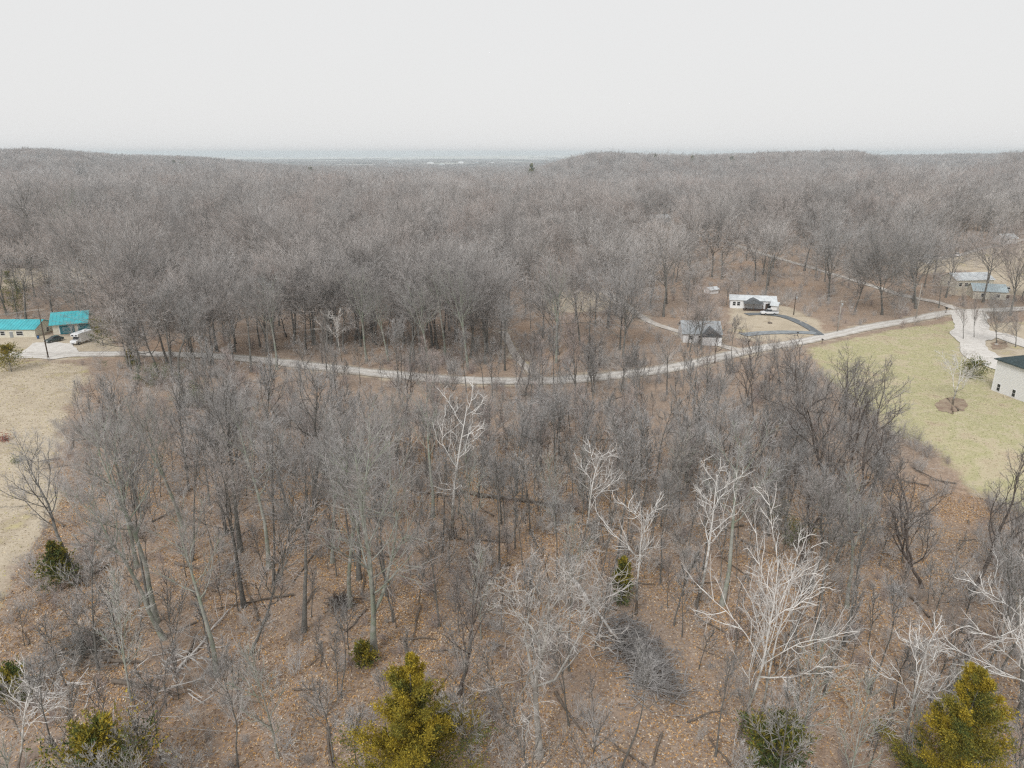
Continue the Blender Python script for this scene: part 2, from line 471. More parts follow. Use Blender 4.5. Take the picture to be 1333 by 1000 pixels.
R_EAST = road_px([(1150,345),(1190,338),(1240,334),(1333,312),(1450,300)])
ROADS = [(R_MAIN, 2.7), (R_BACK, 1.6), (R_SIDE, 1.6), (R_PATH, 1.3), (R_DRIVE, 4.5), (R_DRIVE2, 3.6), (R_ASPH, 1.5), (R_ASPH2, 1.9), (R_EAST, 1.6)]

def road_dist(X, Y):
    d = np.full(X.shape, 1e9)
    for P, hw in ROADS:
        a = P[:-1:2]; 
        for q in P[::2]:
            d = np.minimum(d, np.hypot(X - q[0], Y - q[1]) - hw)
    return d

# radial sheet, fine where the camera looks
th = np.concatenate([np.linspace(-180, -50, 40)[:-1], np.linspace(-50, 50, 430), np.linspace(50, 180, 40)[1:]])
th = np.radians(th)
rr_ = np.concatenate([[4, 9, 15, 20], np.geomspace(24, 9200, 420)])
TH, RR = np.meshgrid(th, rr_)
GX, GY = RR * np.sin(TH), RR * np.cos(TH)
GZ = height(GX, GY)
V = np.stack([GX, GY, GZ], -1).reshape(-1, 3)
nr, nc = TH.shape
V = np.vstack([V, [[0, 0, gz(0, 0)]]])
i = np.arange(nr - 1)[:, None] * nc + np.arange(nc - 1)[None, :]
quads = np.stack([i, i + 1, i + nc + 1, i + nc], -1).reshape(-1, 4)[:, ::-1]
seam = np.stack([np.arange(nr-1)*nc + nc-1, np.arange(nr-1)*nc, (np.arange(nr-1)+1)*nc, (np.arange(nr-1)+1)*nc + nc-1], -1)[:, ::-1]
cen = len(V) - 1
tri = np.stack([np.full(nc - 1, cen), np.arange(1, nc), np.arange(nc - 1)], -1)

def ground_material():
    m = bpy.data.materials.new('woodland_floor'); m.use_nodes = True
    t = m.node_tree; b = t.nodes['Principled BSDF']; b.inputs['Roughness'].default_value = 0.95
    b.inputs['Specular IOR Level'].default_value = 0.1
    tcn = t.nodes.new('ShaderNodeTexCoord')
    def noise(s, d=6, rough=0.55):
        n = t.nodes.new('ShaderNodeTexNoise'); n.inputs['Scale'].default_value = s; n.inputs['Detail'].default_value = d
        n.inputs['Roughness'].default_value = rough
        t.links.new(tcn.outputs['Object'], n.inputs['Vector']); return n.outputs['Fac']
    def ramp(fac, els):
        r = t.nodes.new('ShaderNodeValToRGB'); e = r.color_ramp.elements
        while len(e) < len(els): e.new(0.5)
        for k, (p, c) in enumerate(els): e[k].position = p; e[k].color = (*c, 1)
        t.links.new(fac, r.inputs['Fac']); return r.outputs['Color']
    def mix(f, a, b_, mode='MIX'):
        x = t.nodes.new('ShaderNodeMix'); x.data_type = 'RGBA'; x.blend_type = mode
        if isinstance(f, float): x.inputs['Factor'].default_value = f
        else: t.links.new(f, x.inputs['Factor'])
        t.links.new(a, x.inputs['A']); t.links.new(b_, x.inputs['B']); return x.outputs['Result']
    def attr(n):
        a = t.nodes.new('ShaderNodeAttribute'); a.attribute_name = n; return a.outputs['Fac']
    def edge(a, amp, s=0.15):
        """break a soft mask up with noise"""
        n = noise(s, 8, 0.65)
        m1 = t.nodes.new('ShaderNodeMath'); m1.operation = 'SUBTRACT'; t.links.new(n, m1.inputs[0]); m1.inputs[1].default_value = 0.5
        m2 = t.nodes.new('ShaderNodeMath'); m2.operation = 'MULTIPLY_ADD'; t.links.new(m1.outputs[0], m2.inputs[0]); m2.inputs[1].default_value = amp
        t.links.new(a, m2.inputs[2])
        m3 = t.nodes.new('ShaderNodeMapRange'); m3.inputs['From Min'].default_value = 0.38; m3.inputs['From Max'].default_value = 0.62
        t.links.new(m2.outputs[0], m3.inputs['Value']); return m3.outputs['Result']
    # leaf litter: fine speckle over broad patches
    vor = t.nodes.new('ShaderNodeTexVoronoi'); vor.inputs['Scale'].default_value = 4.5
    t.links.new(tcn.outputs['Object'], vor.inputs['Vector'])
    sep = t.nodes.new('ShaderNodeSeparateColor'); t.links.new(vor.outputs['Color'], sep.inputs[0])
    speck = ramp(sep.outputs[0], [(0.0,(0.10,0.075,0.06)),(0.3,(0.24,0.17,0.125)),(0.6,(0.32,0.215,0.14)),(0.85,(0.44,0.31,0.20)),(1.0,(0.58,0.50,0.42))])
    broad = ramp(noise(0.045, 5), [(0.34,(0.20,0.165,0.14)),(0.5,(0.31,0.225,0.165)),(0.64,(0.36,0.215,0.125))])
    fine = ramp(noise(0.8, 8, 0.7), [(0.3,(0.14,0.105,0.085)),(0.7,(0.40,0.30,0.23))])
    litter0 = mix(0.45, mix(0.5, speck, broad), fine)
    gn = t.nodes.new('ShaderNodeGamma'); gn.inputs['Gamma'].default_value = 0.86; t.links.new(litter0, gn.inputs['Color']); litter = gn.outputs['Color']
    # mown lawn
    g1 = ramp(noise(0.12, 8, 0.65), [(0.32,(0.50,0.39,0.29)),(0.43,(0.56,0.49,0.34)),(0.51,(0.42,0.41,0.21)),(0.58,(0.54,0.48,0.31)),(0.68,(0.46,0.35,0.26))])
    g2 = ramp(noise(1.5, 8, 0.75), [(0.3,(0.30,0.28,0.16)),(0.7,(0.56,0.50,0.36))])
    lawn = mix(0.4, g1, g2)
    d1 = ramp(noise(0.09, 8, 0.65), [(0.30,(0.32,0.26,0.19)),(0.42,(0.47,0.395,0.285)),(0.52,(0.56,0.48,0.36)),(0.58,(0.38,0.31,0.22)),(0.66,(0.50,0.44,0.18))])
    d2 = ramp(noise(1.8, 8, 0.75), [(0.3,(0.36,0.30,0.235)),(0.7,(0.66,0.59,0.48))])
    dry = mix(0.4, d1, d2)
    farm = ramp(noise(0.004, 3), [(0.35,(0.72,0.66,0.60)),(0.5,(0.80,0.76,0.70)),(0.65,(0.5,0.53,0.42))])
    c = mix(edge(attr('dry'), 1.4, 0.12), litter, dry)
    c = mix(edge(attr('lawn'), 1.1, 0.15), c, lawn)
    c = mix(attr('farm'), c, farm)
    t.links.new(c, b.inputs['Base Color'])
    bn = t.nodes.new('ShaderNodeBump'); bn.inputs['Strength'].default_value = 0.5; bn.inputs['Distance'].default_value = 0.3
    t.links.new(noise(2.2, 8, 0.7), bn.inputs['Height']); t.links.new(bn.outputs['Normal'], b.inputs['Normal'])
    return m
gm = np_mesh('ground', V, [quads, seam, tri], [ground_material()])
xs, ys = V[:, 0], V[:, 1]
near = np.hypot(xs, ys) < 700
def put_attr(me, name, vals):
    a = me.attributes.new(name, 'FLOAT', 'POINT'); a.data.foreach_set('value', vals.astype(np.float32))
def soft(poly, w_=3.0):
    r_ = np.zeros(len(xs)); r_[near] = 0.5 - 0.5 * np.clip(sdist(poly, xs[near], ys[near]) / w_, -1, 1); return r_
put_attr(gm, 'lawn', soft(W_LAWN, 4))
dry = soft(W_FIELD, 4)
for p in W_YARDS: dry = np.maximum(dry, soft(p, 4))
rd = np.full(len(xs), 1e9); n2 = np.hypot(xs, ys) < 520
rd[n2] = road_dist(xs[n2], ys[n2])
dry = np.maximum(dry, np.clip(0.62 - rd / 6.0, 0, 0.75))
put_attr(gm, 'dry', dry)
r_all = np.hypot(xs, ys); pxs = PW/2 + F_PX * xs / np.maximum(ys, 1)
def farm_mask(x, y):
    r = np.hypot(x, y); px = PW/2 + F_PX * x / np.maximum(y, 1)
    return np.clip(sm(3700, 4100, r + 400*np.sin(px/60)) * (y > 0) + bump(px, 600, 60)*bump(r, 3900, 350)*1.6 + bump(px, 400, 90)*bump(r, 4600, 500)*1.6 + bump(px, -10, 26)*bump(r, 2150, 90)*1.5, 0, 1)
put_attr(gm, 'farm', farm_mask(xs, ys))
ground = link_mesh('ground', gm); tag(ground, kind='structure', label='woodland floor of brown leaf litter with dry grass and lawn')

def ribbon(name, P, hw, m, lift, jit=0.35, label=None):
    d = np.gradient(P, axis=0); d /= np.linalg.norm(d, axis=1)[:, None] + 1e-9
    nrm = np.stack([-d[:, 1], d[:, 0]], 1)
    n = len(P); cols = [-1, -0.5, 0, 0.5, 1]
    jl = np.convolve(rng.normal(0, jit, n + 4), np.ones(5) / 5, 'valid'); jr = np.convolve(rng.normal(0, jit, n + 4), np.ones(5) / 5, 'valid')
    vs_ = []
    for c_ in cols:
        wd = c_ * hw + (jl if c_ < -0.9 else jr if c_ > 0.9 else 0)
        q = P + nrm * np.reshape(wd, (-1, 1) if np.ndim(wd) else ())
        z = height(q[:, 0], q[:, 1]) + lift + 0.06 * (1 - c_ * c_)
        vs_.append(np.column_stack([q, z]))
    Vv = np.stack(vs_, 1).reshape(-1, 3); k = len(cols)
    ii = np.arange(n - 1)[:, None] * k + np.arange(k - 1)[None]
    Q = np.stack([ii, ii + k, ii + k + 1, ii + 1], -1).reshape(-1, 4)[:, ::-1]
    me_ = np_mesh(name, Vv, [Q], [m]); at_ = me_.attributes.new('across', 'FLOAT', 'POINT'); at_.data.foreach_set('value', np.tile(np.array([0, .25, .5, .75, 1], np.float32), n))
    o = link_mesh(name, me_); tag(o, kind='structure', label=label)
    return o
ribbon('gravel_road', R_MAIN, 2.8, M['road'], 0.10, label='pale gravel road crossing the woods')
ribbon('side_road', R_BACK, 1.6, M['gravel2'], 0.14)
ribbon('side_road', R_SIDE, 1.6, M['gravel2'], 0.145)
ribbon('path', R_PATH, 1.2, M['gravel2'], 0.15)
ribbon('gravel_driveway', R_DRIVE, 4.2, M['gravel'], 0.155, 1.6)
ribbon('gravel_driveway', R_DRIVE2, 3.6, M['gravel'], 0.16, 0.6)
ribbon('asphalt_driveway', R_ASPH, 1.5, M['asphalt'], 0.165)
ribbon('asphalt_driveway', R_ASPH2, 1.9, M['oldasphalt'], 0.17, 0.8)
ribbon('side_road', R_EAST, 1.6, M['gravel2'], 0.14)
def patch(name, pxy, m, lift):
    P = wpoly(pxy); c0 = P.mean(0)
    n = len(P); out_ = []
    for i_ in range(n):
        for k in range(5): 
            q = P[i_] * (1 - k/5) + P[(i_+1) % n] * k/5
            out_.append(q + rng.normal(0, 0.25, 2))
    rings = [c0 + (np.array(out_) - c0) * s for s in (1, 0.66, 0.33)]
    Q = np.vstack(rings + [c0[None]]); Z = height(Q[:, 0], Q[:, 1]) + lift
    k = len(out_); f = []
    idx = np.arange(k); nx = (idx + 1) % k
    f4 = np.vstack([np.stack([idx + a*k, nx + a*k, nx + (a+1)*k, idx + (a+1)*k], 1) for a in range(2)])
    f3 = np.stack([idx + 2*k, nx + 2*k, np.full(k, 3*k)], 1)
    o = link_mesh(name, np_mesh(name, np.column_stack([Q, Z]), [f4, f3], [m])); tag(o, kind='structure')
patch('gravel_driveway', [(22,466),(42,447),(66,445),(95,448),(104,463),(70,468)], M['gravel'], 0.12)

# ------------------------------------------------------------------ tree growing
def unit(a): return a / (np.linalg.norm(a, axis=-1, keepdims=True) + 1e-9)

def tubes(P, R, sides):
    """P (N,K,3) polylines, R (N,K) radii -> vertices, quads"""
    N, K, _ = P.shape
    T = unit(np.gradient(P, axis=1))
    ref = np.where(np.abs(T[:, :1, 2:3]) > 0.8, np.array([[[1.0, 0.1, 0]]]), np.array([[[0.05, 0.1, 1.0]]]))
    n1 = unit(np.cross(T, np.broadcast_to(ref, T.shape))); n2_ = np.cross(T, n1)
    a = np.arange(sides) * 2 * np.pi / sides
    ring = P[:, :, None] + R[:, :, None, None] * (np.cos(a)[None, None, :, None] * n1[:, :, None] + np.sin(a)[None, None, :, None] * n2_[:, :, None])
    Vv = ring.reshape(-1, 3)
    base = (np.arange(N)[:, None, None] * K + np.arange(K - 1)[None, :, None]) * sides
    k = np.arange(sides)[None, None]; k2 = (k + 1) % sides
    Q = np.stack([base + k, base + k2, base + sides + k2, base + sides + k], -1).reshape(-1, 4)
    return Vv, Q

def sprout(P, R, g, n, t0, t1, ang, ratio, K, up, crook, rs, rmin, rtip, fall=0.55, lens=None, droop=0.0):
    """children of a set of polylines"""
    N, Kp, _ = P.shape
    Lp = np.linalg.norm(np.diff(P, axis=1), axis=2).sum(1)
    t = t0 + (t1 - t0) * (np.arange(n)[None] + g.uniform(0.1, 0.9, (N, n))) / n
    f = t * (Kp - 1); i0 = np.minimum(f.astype(int), Kp - 2); fr = (f - i0)[..., None]
    ar = np.arange(N)[:, None]
    p = P[ar, i0] * (1 - fr) + P[ar, i0 + 1] * fr
    r = R[ar, i0] * (1 - fr[..., 0]) + R[ar, i0 + 1] * fr[..., 0]
    T = unit(P[ar, i0 + 1] - P[ar, i0])
    az = (np.arange(n)[None] * 2.4 + g.uniform(0, 6.28, (N, 1)) + g.normal(0, 0.5, (N, n)))
    ref = np.where(np.abs(T[..., 2:3]) > 0.9, np.array([1.0, 0, 0]), np.array([0, 0, 1.0]))
    a1 = unit(np.cross(T, ref)); a2 = np.cross(T, a1)
    pr = np.cos(az)[..., None] * a1 + np.sin(az)[..., None] * a2
    an = g.uniform(ang[0], ang[1], (N, n)) * (1.15 - 0.45 * (t - t0) / (t1 - t0 + 1e-6))
    d = unit(T * np.cos(an)[..., None] + pr * np.sin(an)[..., None])
    u = (t - t0) / (t1 - t0 + 1e-6)
    ln = (Lp[:, None] * ratio if lens is None else lens) * (1 - fall * u) * g.uniform(0.7, 1.25, (N, n))
    M_ = N * n
    p = p.reshape(M_, 3); d = d.reshape(M_, 3); ln = ln.reshape(M_); r = r.reshape(M_)
    pts = [p]
    for k in range(K - 1):
        d = unit(d + np.array([0, 0, up - droop * k]) + g.normal(0, crook, (M_, 3)))
        pts.append(pts[-1] + d * (ln / (K - 1))[:, None])
    Pc = np.stack(pts, 1)
    r0 = np.maximum(np.minimum(r * rs * g.uniform(0.75, 1.1, M_), r * 0.95), rmin)
    s = np.linspace(0, 1, K)[None]
    Rc = r0[:, None] * (1 - s) ** 0.9 + np.minimum(rtip, r0)[:, None] * s
    return Pc, Rc

def stem(g, H, r0, K=10, lean=(0, 0), crook=0.06, tip=0.2, flare=1.5):
    d = unit(np.array([[lean[0], lean[1], 1.0]])); pts = [np.zeros((1, 3))]
    wob = g.normal(0, crook, (K, 3)); 
    for k in range(K - 1):
        d = unit(d + wob[k] * [1, 1, 0.3] + np.array([0, 0, 0.05]))
        pts.append(pts[-1] + d * H / (K - 1))
    P = np.stack(pts, 1); P[:, 0, 2] -= 0.5
    s = np.linspace(0, 1, K)
    R = r0 * (1 - s * (1 - tip)); R[0] *= flare; R[1] *= 1.05
    return P, R[None]

def gather(parts):
    Vs, Qs, b = [], [], 0
    for P, R, sd_ in parts:
        v, q = tubes(P, R, sd_); Vs.append(v); Qs.append(q + b); b += len(v)
    return np.vstack(Vs), np.vstack(Qs)

def tree_mesh(seed, H, mt, mc, r0=None, bare=0.42, limbs=11, subs=9, brs=7, twigs=5, ang=(0.5, 0.95), llen=0.36, crook=0.10,
              tcrook=0.05, lean=(0, 0), lod=0, forks=0, tw=0.011, up=0.10, hs=0.82, split=True, fall=0.5):
    g = np.random.default_rng(seed)
    r0 = r0 or H * 0.0125
    P0, R0 = stem(g, H * hs, r0, 10, lean, tcrook)
    tr = [(P0, R0, 8 if lod == 0 else 5 if lod == 1 else 3)]
    if forks:
        Pf, Rf = sprout(P0, R0, g, forks, bare * 0.5, bare * 1.1, (0.25, 0.5), 0, 8, 0.12, tcrook + 0.06, 0.8, 0.05, r0 * 0.15, 0.1, lens=H * 0.55)
        tr.append((Pf, Rf, 7 if lod == 0 else 4))
    P1, R1 = sprout(P0, R0, g, limbs, bare, 1.0, ang, 0, 7 if lod == 0 else 5 if lod == 1 else 3, up, crook, 0.55, 0.03, 0.02, fall, lens=H * llen)
    if forks:
        P1b, R1b = sprout(Pf, Rf, g, max(4, limbs // 2), 0.3, 1.0, ang, 0, P1.shape[1], up, crook, 0.55, 0.03, 0.02, fall, lens=H * llen * 0.75)
        P1 = np.vstack([P1, P1b]); R1 = np.vstack([R1, R1b])
    # the leader's own top also carries branches
    crown = [(P1, R1, 6 if lod == 0 else 4 if lod == 1 else 3)]
    k2, k3, k4 = ((6, 4, 3) if lod == 0 else (4, 3, 2) if lod == 1 else (2, 2, 2))
    P2, R2 = sprout(P1, R1, g, subs, 0.18, 1.0, (0.45, 0.95), 0.52, k2, up * 0.8, crook * 1.1, 0.62, tw * 2.4, tw * 1.2, 0.45)
    crown.append((P2, R2, 5 if lod == 0 else 3))
    if brs:
        P3, R3 = sprout(P2, R2, g, brs, 0.15, 1.0, (0.4, 0.9), 0.55, k3, up * 0.7, crook * 1.2, 0.65, tw * 1.5, tw * 0.8, 0.4)
        crown.append((P3, R3, 3))
        if twigs:
            P4, R4 = sprout(P3, R3, g, twigs, 0.15, 1.0, (0.4, 0.9), 0.6, k4, up * 0.6, crook * 1.2, 0.7, tw, tw * 0.5, 0.3)
            crown.append((P4, R4, 3))
    v, q = gather(tr); v2, q2 = gather(crown)
    nb_ = sum(P_.shape[0] * (P_.shape[1] - 1) * s_ for P_, R_, s_ in crown[:2 if lod < 2 else 1])   # limbs keep the darker bark
    mi2 = np.concatenate([np.zeros(nb_), np.ones(len(q2) - nb_)])
    if split:
        return np_mesh('trunk', v, [q], [mt]), np_mesh('crown', v2, [q2], [mt, mc], mi=mi2)
    return np_mesh('bare_tree', np.vstack([v, v2]), [np.vstack([q, q2 + len(v)])], [mt, mc],
                   mi=np.concatenate([np.zeros(len(q)), mi2]))

def shrub_mesh(seed, H, m, stems=9, subs=8, brs=6, tw=0.010, name='shrub', spread=0.45):
    g = np.random.default_rng(seed)
    d = unit(np.column_stack([g.normal(0, spread, (stems, 2)), np.ones(stems)]))
    pts = [np.column_stack([g.normal(0, 0.15 * H, (stems, 2)) * 0.5, np.full(stems, -0.1)])]
    hl = H * g.uniform(0.6, 1.05, stems)
    for k in range(4):
        d = unit(d + g.normal(0, 0.12, (stems, 3)) + [0, 0, 0.05]); pts.append(pts[-1] + d * (hl / 4)[:, None])
    P = np.stack(pts, 1); R = np.linspace(0.035, 0.012, 5)[None] * np.ones((stems, 1)) * H / 4
    P2, R2 = sprout(P, R, g, subs, 0.15, 1, (0.4, 0.9), 0.4, 3, 0.06, 0.15, 0.6, tw, tw, 0.3)
    parts = [(P, R, 4), (P2, R2, 3)]
    if brs:
        P3, R3 = sprout(P2, R2, g, brs, 0.15, 1, (0.4, 0.9), 0.5, 2, 0.05, 0.15, 0.7, tw * 0.8, tw * 0.6, 0.3)
        parts.append((P3, R3, 3))
    v, q = gather(parts)
    return np_mesh(name, v, [q], [m])

def set_tone(me, cols):
    a = me.color_attributes.new('tone', 'FLOAT_COLOR', 'POINT')
    a.data.foreach_set('color', np.column_stack([cols, np.ones(len(cols))]).astype(np.float32).ravel())

def cedar_meshes(seed, H, Rb, gold=0.6, nb=90, ns=22, nl=7, leaf=0.30, shape=0.9, ratio=0.42):
    """trunk and foliage of an evergreen: short sprays spread along rising branches"""
    g = np.random.default_rng(seed)
    P0, R0 = stem(g, H * 0.96, H * 0.013, 8, (0, 0), 0.02, 0.1)
    t = np.sort(g.uniform(0.06, 1.0, nb))
    env = Rb * np.clip((1 - t) ** shape * (0.55 + 0.6 * np.minimum(1, t * 5 + 0.3)), 0.06, 2) * g.uniform(0.6, 1.12, nb)
    az = g.uniform(0, 6.283, nb)
    f = t * 7; i0 = np.minimum(f.astype(int), 6); fr = (f - i0)[:, None]
    p = P0[0][i0] * (1 - fr) + P0[0][np.minimum(i0 + 1, 7)] * fr
    d = unit(np.column_stack([np.cos(az), np.sin(az), 0.25 + 0.7 * t]))
    pts = [p]
    for k in range(3):
        d = unit(d + g.normal(0, 0.09, (nb, 3)) + [0, 0, 0.10]); pts.append(pts[-1] + d * (env / 3)[:, None])
    P1 = np.stack(pts, 1); R1 = np.linspace(0.035, 0.01, 4)[None] * np.ones((nb, 1))
    v0, q0 = gather([(P0, R0, 6), (P1, R1, 3)])
    # sprays
    P2, R2 = sprout(P1, R1, g, ns, 0.12, 1.0, (0.5, 1.1), ratio, 2, 0.12, 0.2, 0.5, 0.01, 0.01, 0.3)
    bt = np.repeat(g.uniform(0, 1, nb), ns)
    bh = np.repeat(t, ns)
    n2_ = len(P2)
    s = g.uniform(0.05, 1.08, (n2_, nl))
    c = P2[:, None, 0] * (1 - s[..., None]) + P2[:, None, 1] * s[..., None] + g.normal(0, 0.09, (n2_, nl, 3))
    ax = unit(unit(P2[:, 1] - P2[:, 0])[:, None] + g.normal(0, 0.55, (n2_, nl, 3)) + [0, 0, 0.25])
    sd_ = unit(np.cross(ax, g.normal(0, 1, (n2_, nl, 3))))
    ll = leaf * g.uniform(0.5, 1.2, (n2_, nl, 1)); wl = ll * 0.26
    a = c - sd_ * wl; b_ = c + sd_ * wl; e = c + ax * ll
    Vv = np.stack([a, b_, e], 2).reshape(-1, 3)
    Q = np.arange(len(Vv)).reshape(-1, 3)
    tn = np.clip(gold + 0.9 * (bt - 0.5) + 0.25 * (bh - 0.4), 0, 1)[:, None] + g.normal(0, 0.16, (n2_, nl))
    tn = np.clip(tn, 0, 1)[..., None]
    green = np.array([0.07, 0.105, 0.035]); gd = np.array([0.40, 0.30, 0.035])
    col = (green * (1 - tn) + gd * tn) * g.uniform(0.75, 1.25, (n2_, nl, 1))
    col = np.repeat(col.reshape(-1, 3), 3, axis=0)
    me = np_mesh('foliage', Vv, [Q], [M['needle']], smooth=False)
    set_tone(me, col)
    return np_mesh('trunk', v0, [q0], [M['bark']]), me

# prototypes ---------------------------------------------------------
PROTO = {}
def proto(key, **k):
    PROTO[key] = (tree_mesh(**k), k['H'])
B, T_ = M['bark'], M['twig']
proto('tall1', seed=11, H=24, mt=B, mc=T_, limbs=11, subs=8, twigs=3, hs=0.72, bare=0.58, llen=0.34, fall=0.2, ang=(0.3, 0.85), up=0.07)
proto('tall2', seed=12, H=22, mt=B, mc=T_, limbs=10, subs=8, twigs=3, hs=0.7, bare=0.62, ang=(0.3, 0.9), llen=0.36, fall=0.15, up=0.06)
proto('tall3', seed=13, H=25, mt=M['moss'], mc=T_, limbs=8, subs=8, twigs=3, bare=0.48, ang=(0.5, 0.95), llen=0.34, forks=1)
proto('tall4', seed=14, H=21, mt=B, mc=T_, limbs=11, subs=8, twigs=3, bare=0.45, llen=0.34, tcrook=0.09)
proto('tall5', seed=15, H=23, mt=M['moss'], mc=T_, limbs=10, subs=8, twigs=3, bare=0.5, llen=0.33, lean=(0.22, 0.02), tcrook=0.07)
proto('dome1', seed=16, H=20, mt=B, mc=T_, limbs=16, subs=10, bare=0.42, hs=0.5, llen=0.56, fall=0.05, ang=(0.25, 1.15), up=0.05, tw=0.012)
proto('dark1', seed=21, H=18, mt=M['dark'], mc=M['darktwig'], limbs=8, subs=7, bare=0.3, llen=0.42, crook=0.2, tcrook=0.14, forks=1, brs=5, twigs=3)
proto('dark2', seed=22, H=16, mt=M['dark'], mc=M['darktwig'], limbs=9, subs=7, bare=0.3, llen=0.42, crook=0.18, tcrook=0.12, lean=(0.35, 0.0), brs=5, twigs=3)
proto('slim1', seed=31, H=14, mt=B, mc=T_, r0=0.11, limbs=13, subs=7, brs=6, twigs=0, bare=0.3, llen=0.28, tw=0.010, ang=(0.4, 0.75))
proto('slim2', seed=32, H=11, mt=M['moss'], mc=M['pale'], r0=0.085, limbs=14, subs=7, brs=6, twigs=0, bare=0.22, llen=0.34, tw=0.009)
proto('slim3', seed=33, H=12.5, mt=B, mc=M['brush'], r0=0.10, limbs=13, subs=7, brs=6, twigs=2, bare=0.28, llen=0.34, tw=0.009)
proto('pole1', seed=34, H=20, mt=B, mc=T_, r0=0.15, limbs=11, subs=6, brs=6, twigs=3, bare=0.52, llen=0.24, fall=0.4, ang=(0.3, 0.7), tcrook=0.06)
proto('pole2', seed=35, H=18, mt=B, mc=T_, r0=0.12, limbs=10, subs=6, brs=6, twigs=3, bare=0.6, llen=0.22, fall=0.3, ang=(0.35, 0.8), tcrook=0.10)
proto('syc1', seed=41, H=23, r0=0.22, mt=M['syc'], mc=M['pale'], limbs=10, subs=6, brs=4, twigs=2, bare=0.4, llen=0.32, crook=0.22, tcrook=0.06, tw=0.016, up=0.09, ang=(0.5, 1.1), fall=0.6)
proto('syc2', seed=42, H=20, r0=0.19, mt=M['syc'], mc=M['pale'], limbs=8, subs=7, brs=5, twigs=2, bare=0.25, llen=0.52, crook=0.15, tcrook=0.09, tw=0.017, forks=1, ang=(0.5, 1.15), up=0.05)
proto('syc3', seed=43, H=17, r0=0.16, mt=M['syc'], mc=M['pale'], limbs=9, subs=6, brs=5, twigs=2, bare=0.36, llen=0.38, crook=0.18, tcrook=0.08, tw=0.016)
proto('big1', seed=51, H=26, mt=M['moss'], mc=T_, limbs=9, subs=8, brs=6, twigs=3, bare=0.25, llen=0.46, crook=0.16, tcrook=0.05, forks=2, ang=(0.6, 1.15))
proto('pale1', seed=52, H=20, mt=M['palebark'], mc=M['pale'], limbs=9, subs=7, brs=5, twigs=3, bare=0.35, llen=0.44, crook=0.28, tcrook=0.1, forks=1, ang=(0.6, 1.2))
proto('rose1', seed=53, H=15, mt=B, mc=M['rose'], limbs=13, subs=8, brs=7, twigs=3, bare=0.25, llen=0.36, tw=0.01)

def tree(key, x, y, h, label, group, rz=None, lean=0.0, lean_az=0.0, name='bare_tree', cat='tree', wide=1.0):
    (mt_, mc_), H0 = PROTO[key]
    s = h / H0
    e = empty(name, (x, y, gz(x, y) - 0.05), rng.uniform(0, 6.28) if rz is None else rz)
    if lean:
        R_ = Matrix.Rotation(lean, 3, Vector((-math.sin(lean_az), math.cos(lean_az), 0))) @ Matrix.Rotation(e.rotation_euler.z, 3, 'Z')
        e.rotation_euler = R_.to_euler()
    e.scale = (s * wide, s * wide, s)
    link_mesh('trunk', mt_, e); link_mesh('crown', mc_, e)
    tag(e, label, cat, group)
    return e

# ------------------------------------------------------------------ where trees may not stand
def excl(X, Y, pad=2.0):
    bad = road_dist(X, Y) < pad
    for p in [W_LAWN, W_FIELD] + W_YARDS: bad |= inside(p, X, Y)
    bad |= np.hypot(X, Y) < 38
    return bad

# regions of the view that stay open (x0, y0, x1, y1, distance in metres of what is seen there)
KEEP = [(0,404,128,468,215), (0,470,92,760,170), (128,456,205,468,190), (1060,400,1262,446,245), (850,468,1060,486,180),
        (950,380,1058,432,250), (1236,352,1333,398,275), (1262,412,1333,470,215), (1285,455,1345,525,175), (1185,445,1340,640,175),
        (880,412,950,446,210), (796,384,880,430,215), (0,334,60,352,330), (700,378,800,400,250), (854,272,880,292,520),
        (205,456,600,497,180), (600,488,860,500,170), (915,303,1050,345,420), (1050,345,1240,402,300)]
HARD = {0,1,3,6,7,8,9,14}
SOFT = {2: 0.8, 4: 0.5, 5: 0.6, 10: 0.4, 11: 0.85, 15: 0.72, 16: 0.6, 17: 0.75, 18: 0.75}
def in_the_way(x, y, h, cr):
    bx, by = proj(x, y, gz(x, y)); tx, ty = proj(x, y, gz(x, y) + h)
    my = proj(x, y, gz(x, y) + h * 0.4)[1]
    k = F_PX / math.hypot(x, y) * cr * 0.7
    d = math.hypot(x, y)
    for i_, (x0, y0, x1, y1, dd) in enumerate(KEEP):
        if d > dd: continue
        if max(bx, tx) + k > x0 and min(bx, tx) - k < x1 and ty < y1 and my > y0:
            if i_ in HARD or rng.random() < SOFT.get(i_, 0.5): return True
        elif bx + 2 > x0 and bx - 2 < x1 and ty < y1 and by > y0:
            if i_ in HARD and rng.random() < 0.75: return True
    return False

# ------------------------------------------------------------------ trees that can be singled out
placed = []          # (x, y, radius of the room it takes)
def stand(key, bx, by, tx, ty, label, group='sycamores and great trees of the near wood', name='bare_tree', cat='tree', rz=None, room=3.0, wide=1.0):
    b = at(bx, by)
    d = ray(tx, ty); t = b.y / d[1]
    X, Z = t * d[0], CAM_H + t * d[2]
    h = max(Z - b.z, 2.0); lx = X - b.x
    lean_ = math.atan2(abs(lx), h)
    e = tree(key, b.x, b.y, math.hypot(h, lx), label, group, rz, lean_, 0.0 if lx > 0 else math.pi, name, cat, wide)
    placed.append((b.x, b.y, room))
    return e
SY = 'white sycamores scattered through the wood'
pq = at(842, 890); placed.append((pq.x, pq.y, 7.5))
stand('big1', 487, 850, 478, 530, 'largest grey-green tree, twin trunks and wide low limbs, behind the golden cedar', rz=0.4, room=5)
stand('syc1', 590, 702, 588, 478, 'tall white sycamore with open crown reaching up to the gravel road', SY, rz=1.0)
stand('syc3', 760, 712, 776, 560, 'small slender white sycamore alone in the middle of the wood', SY, rz=2.2)
stand('pale1', 703, 985, 716, 690, 'stout tree with crooked pale grey limbs left of the brush pile', rz=0.3, wide=1.15, room=4)
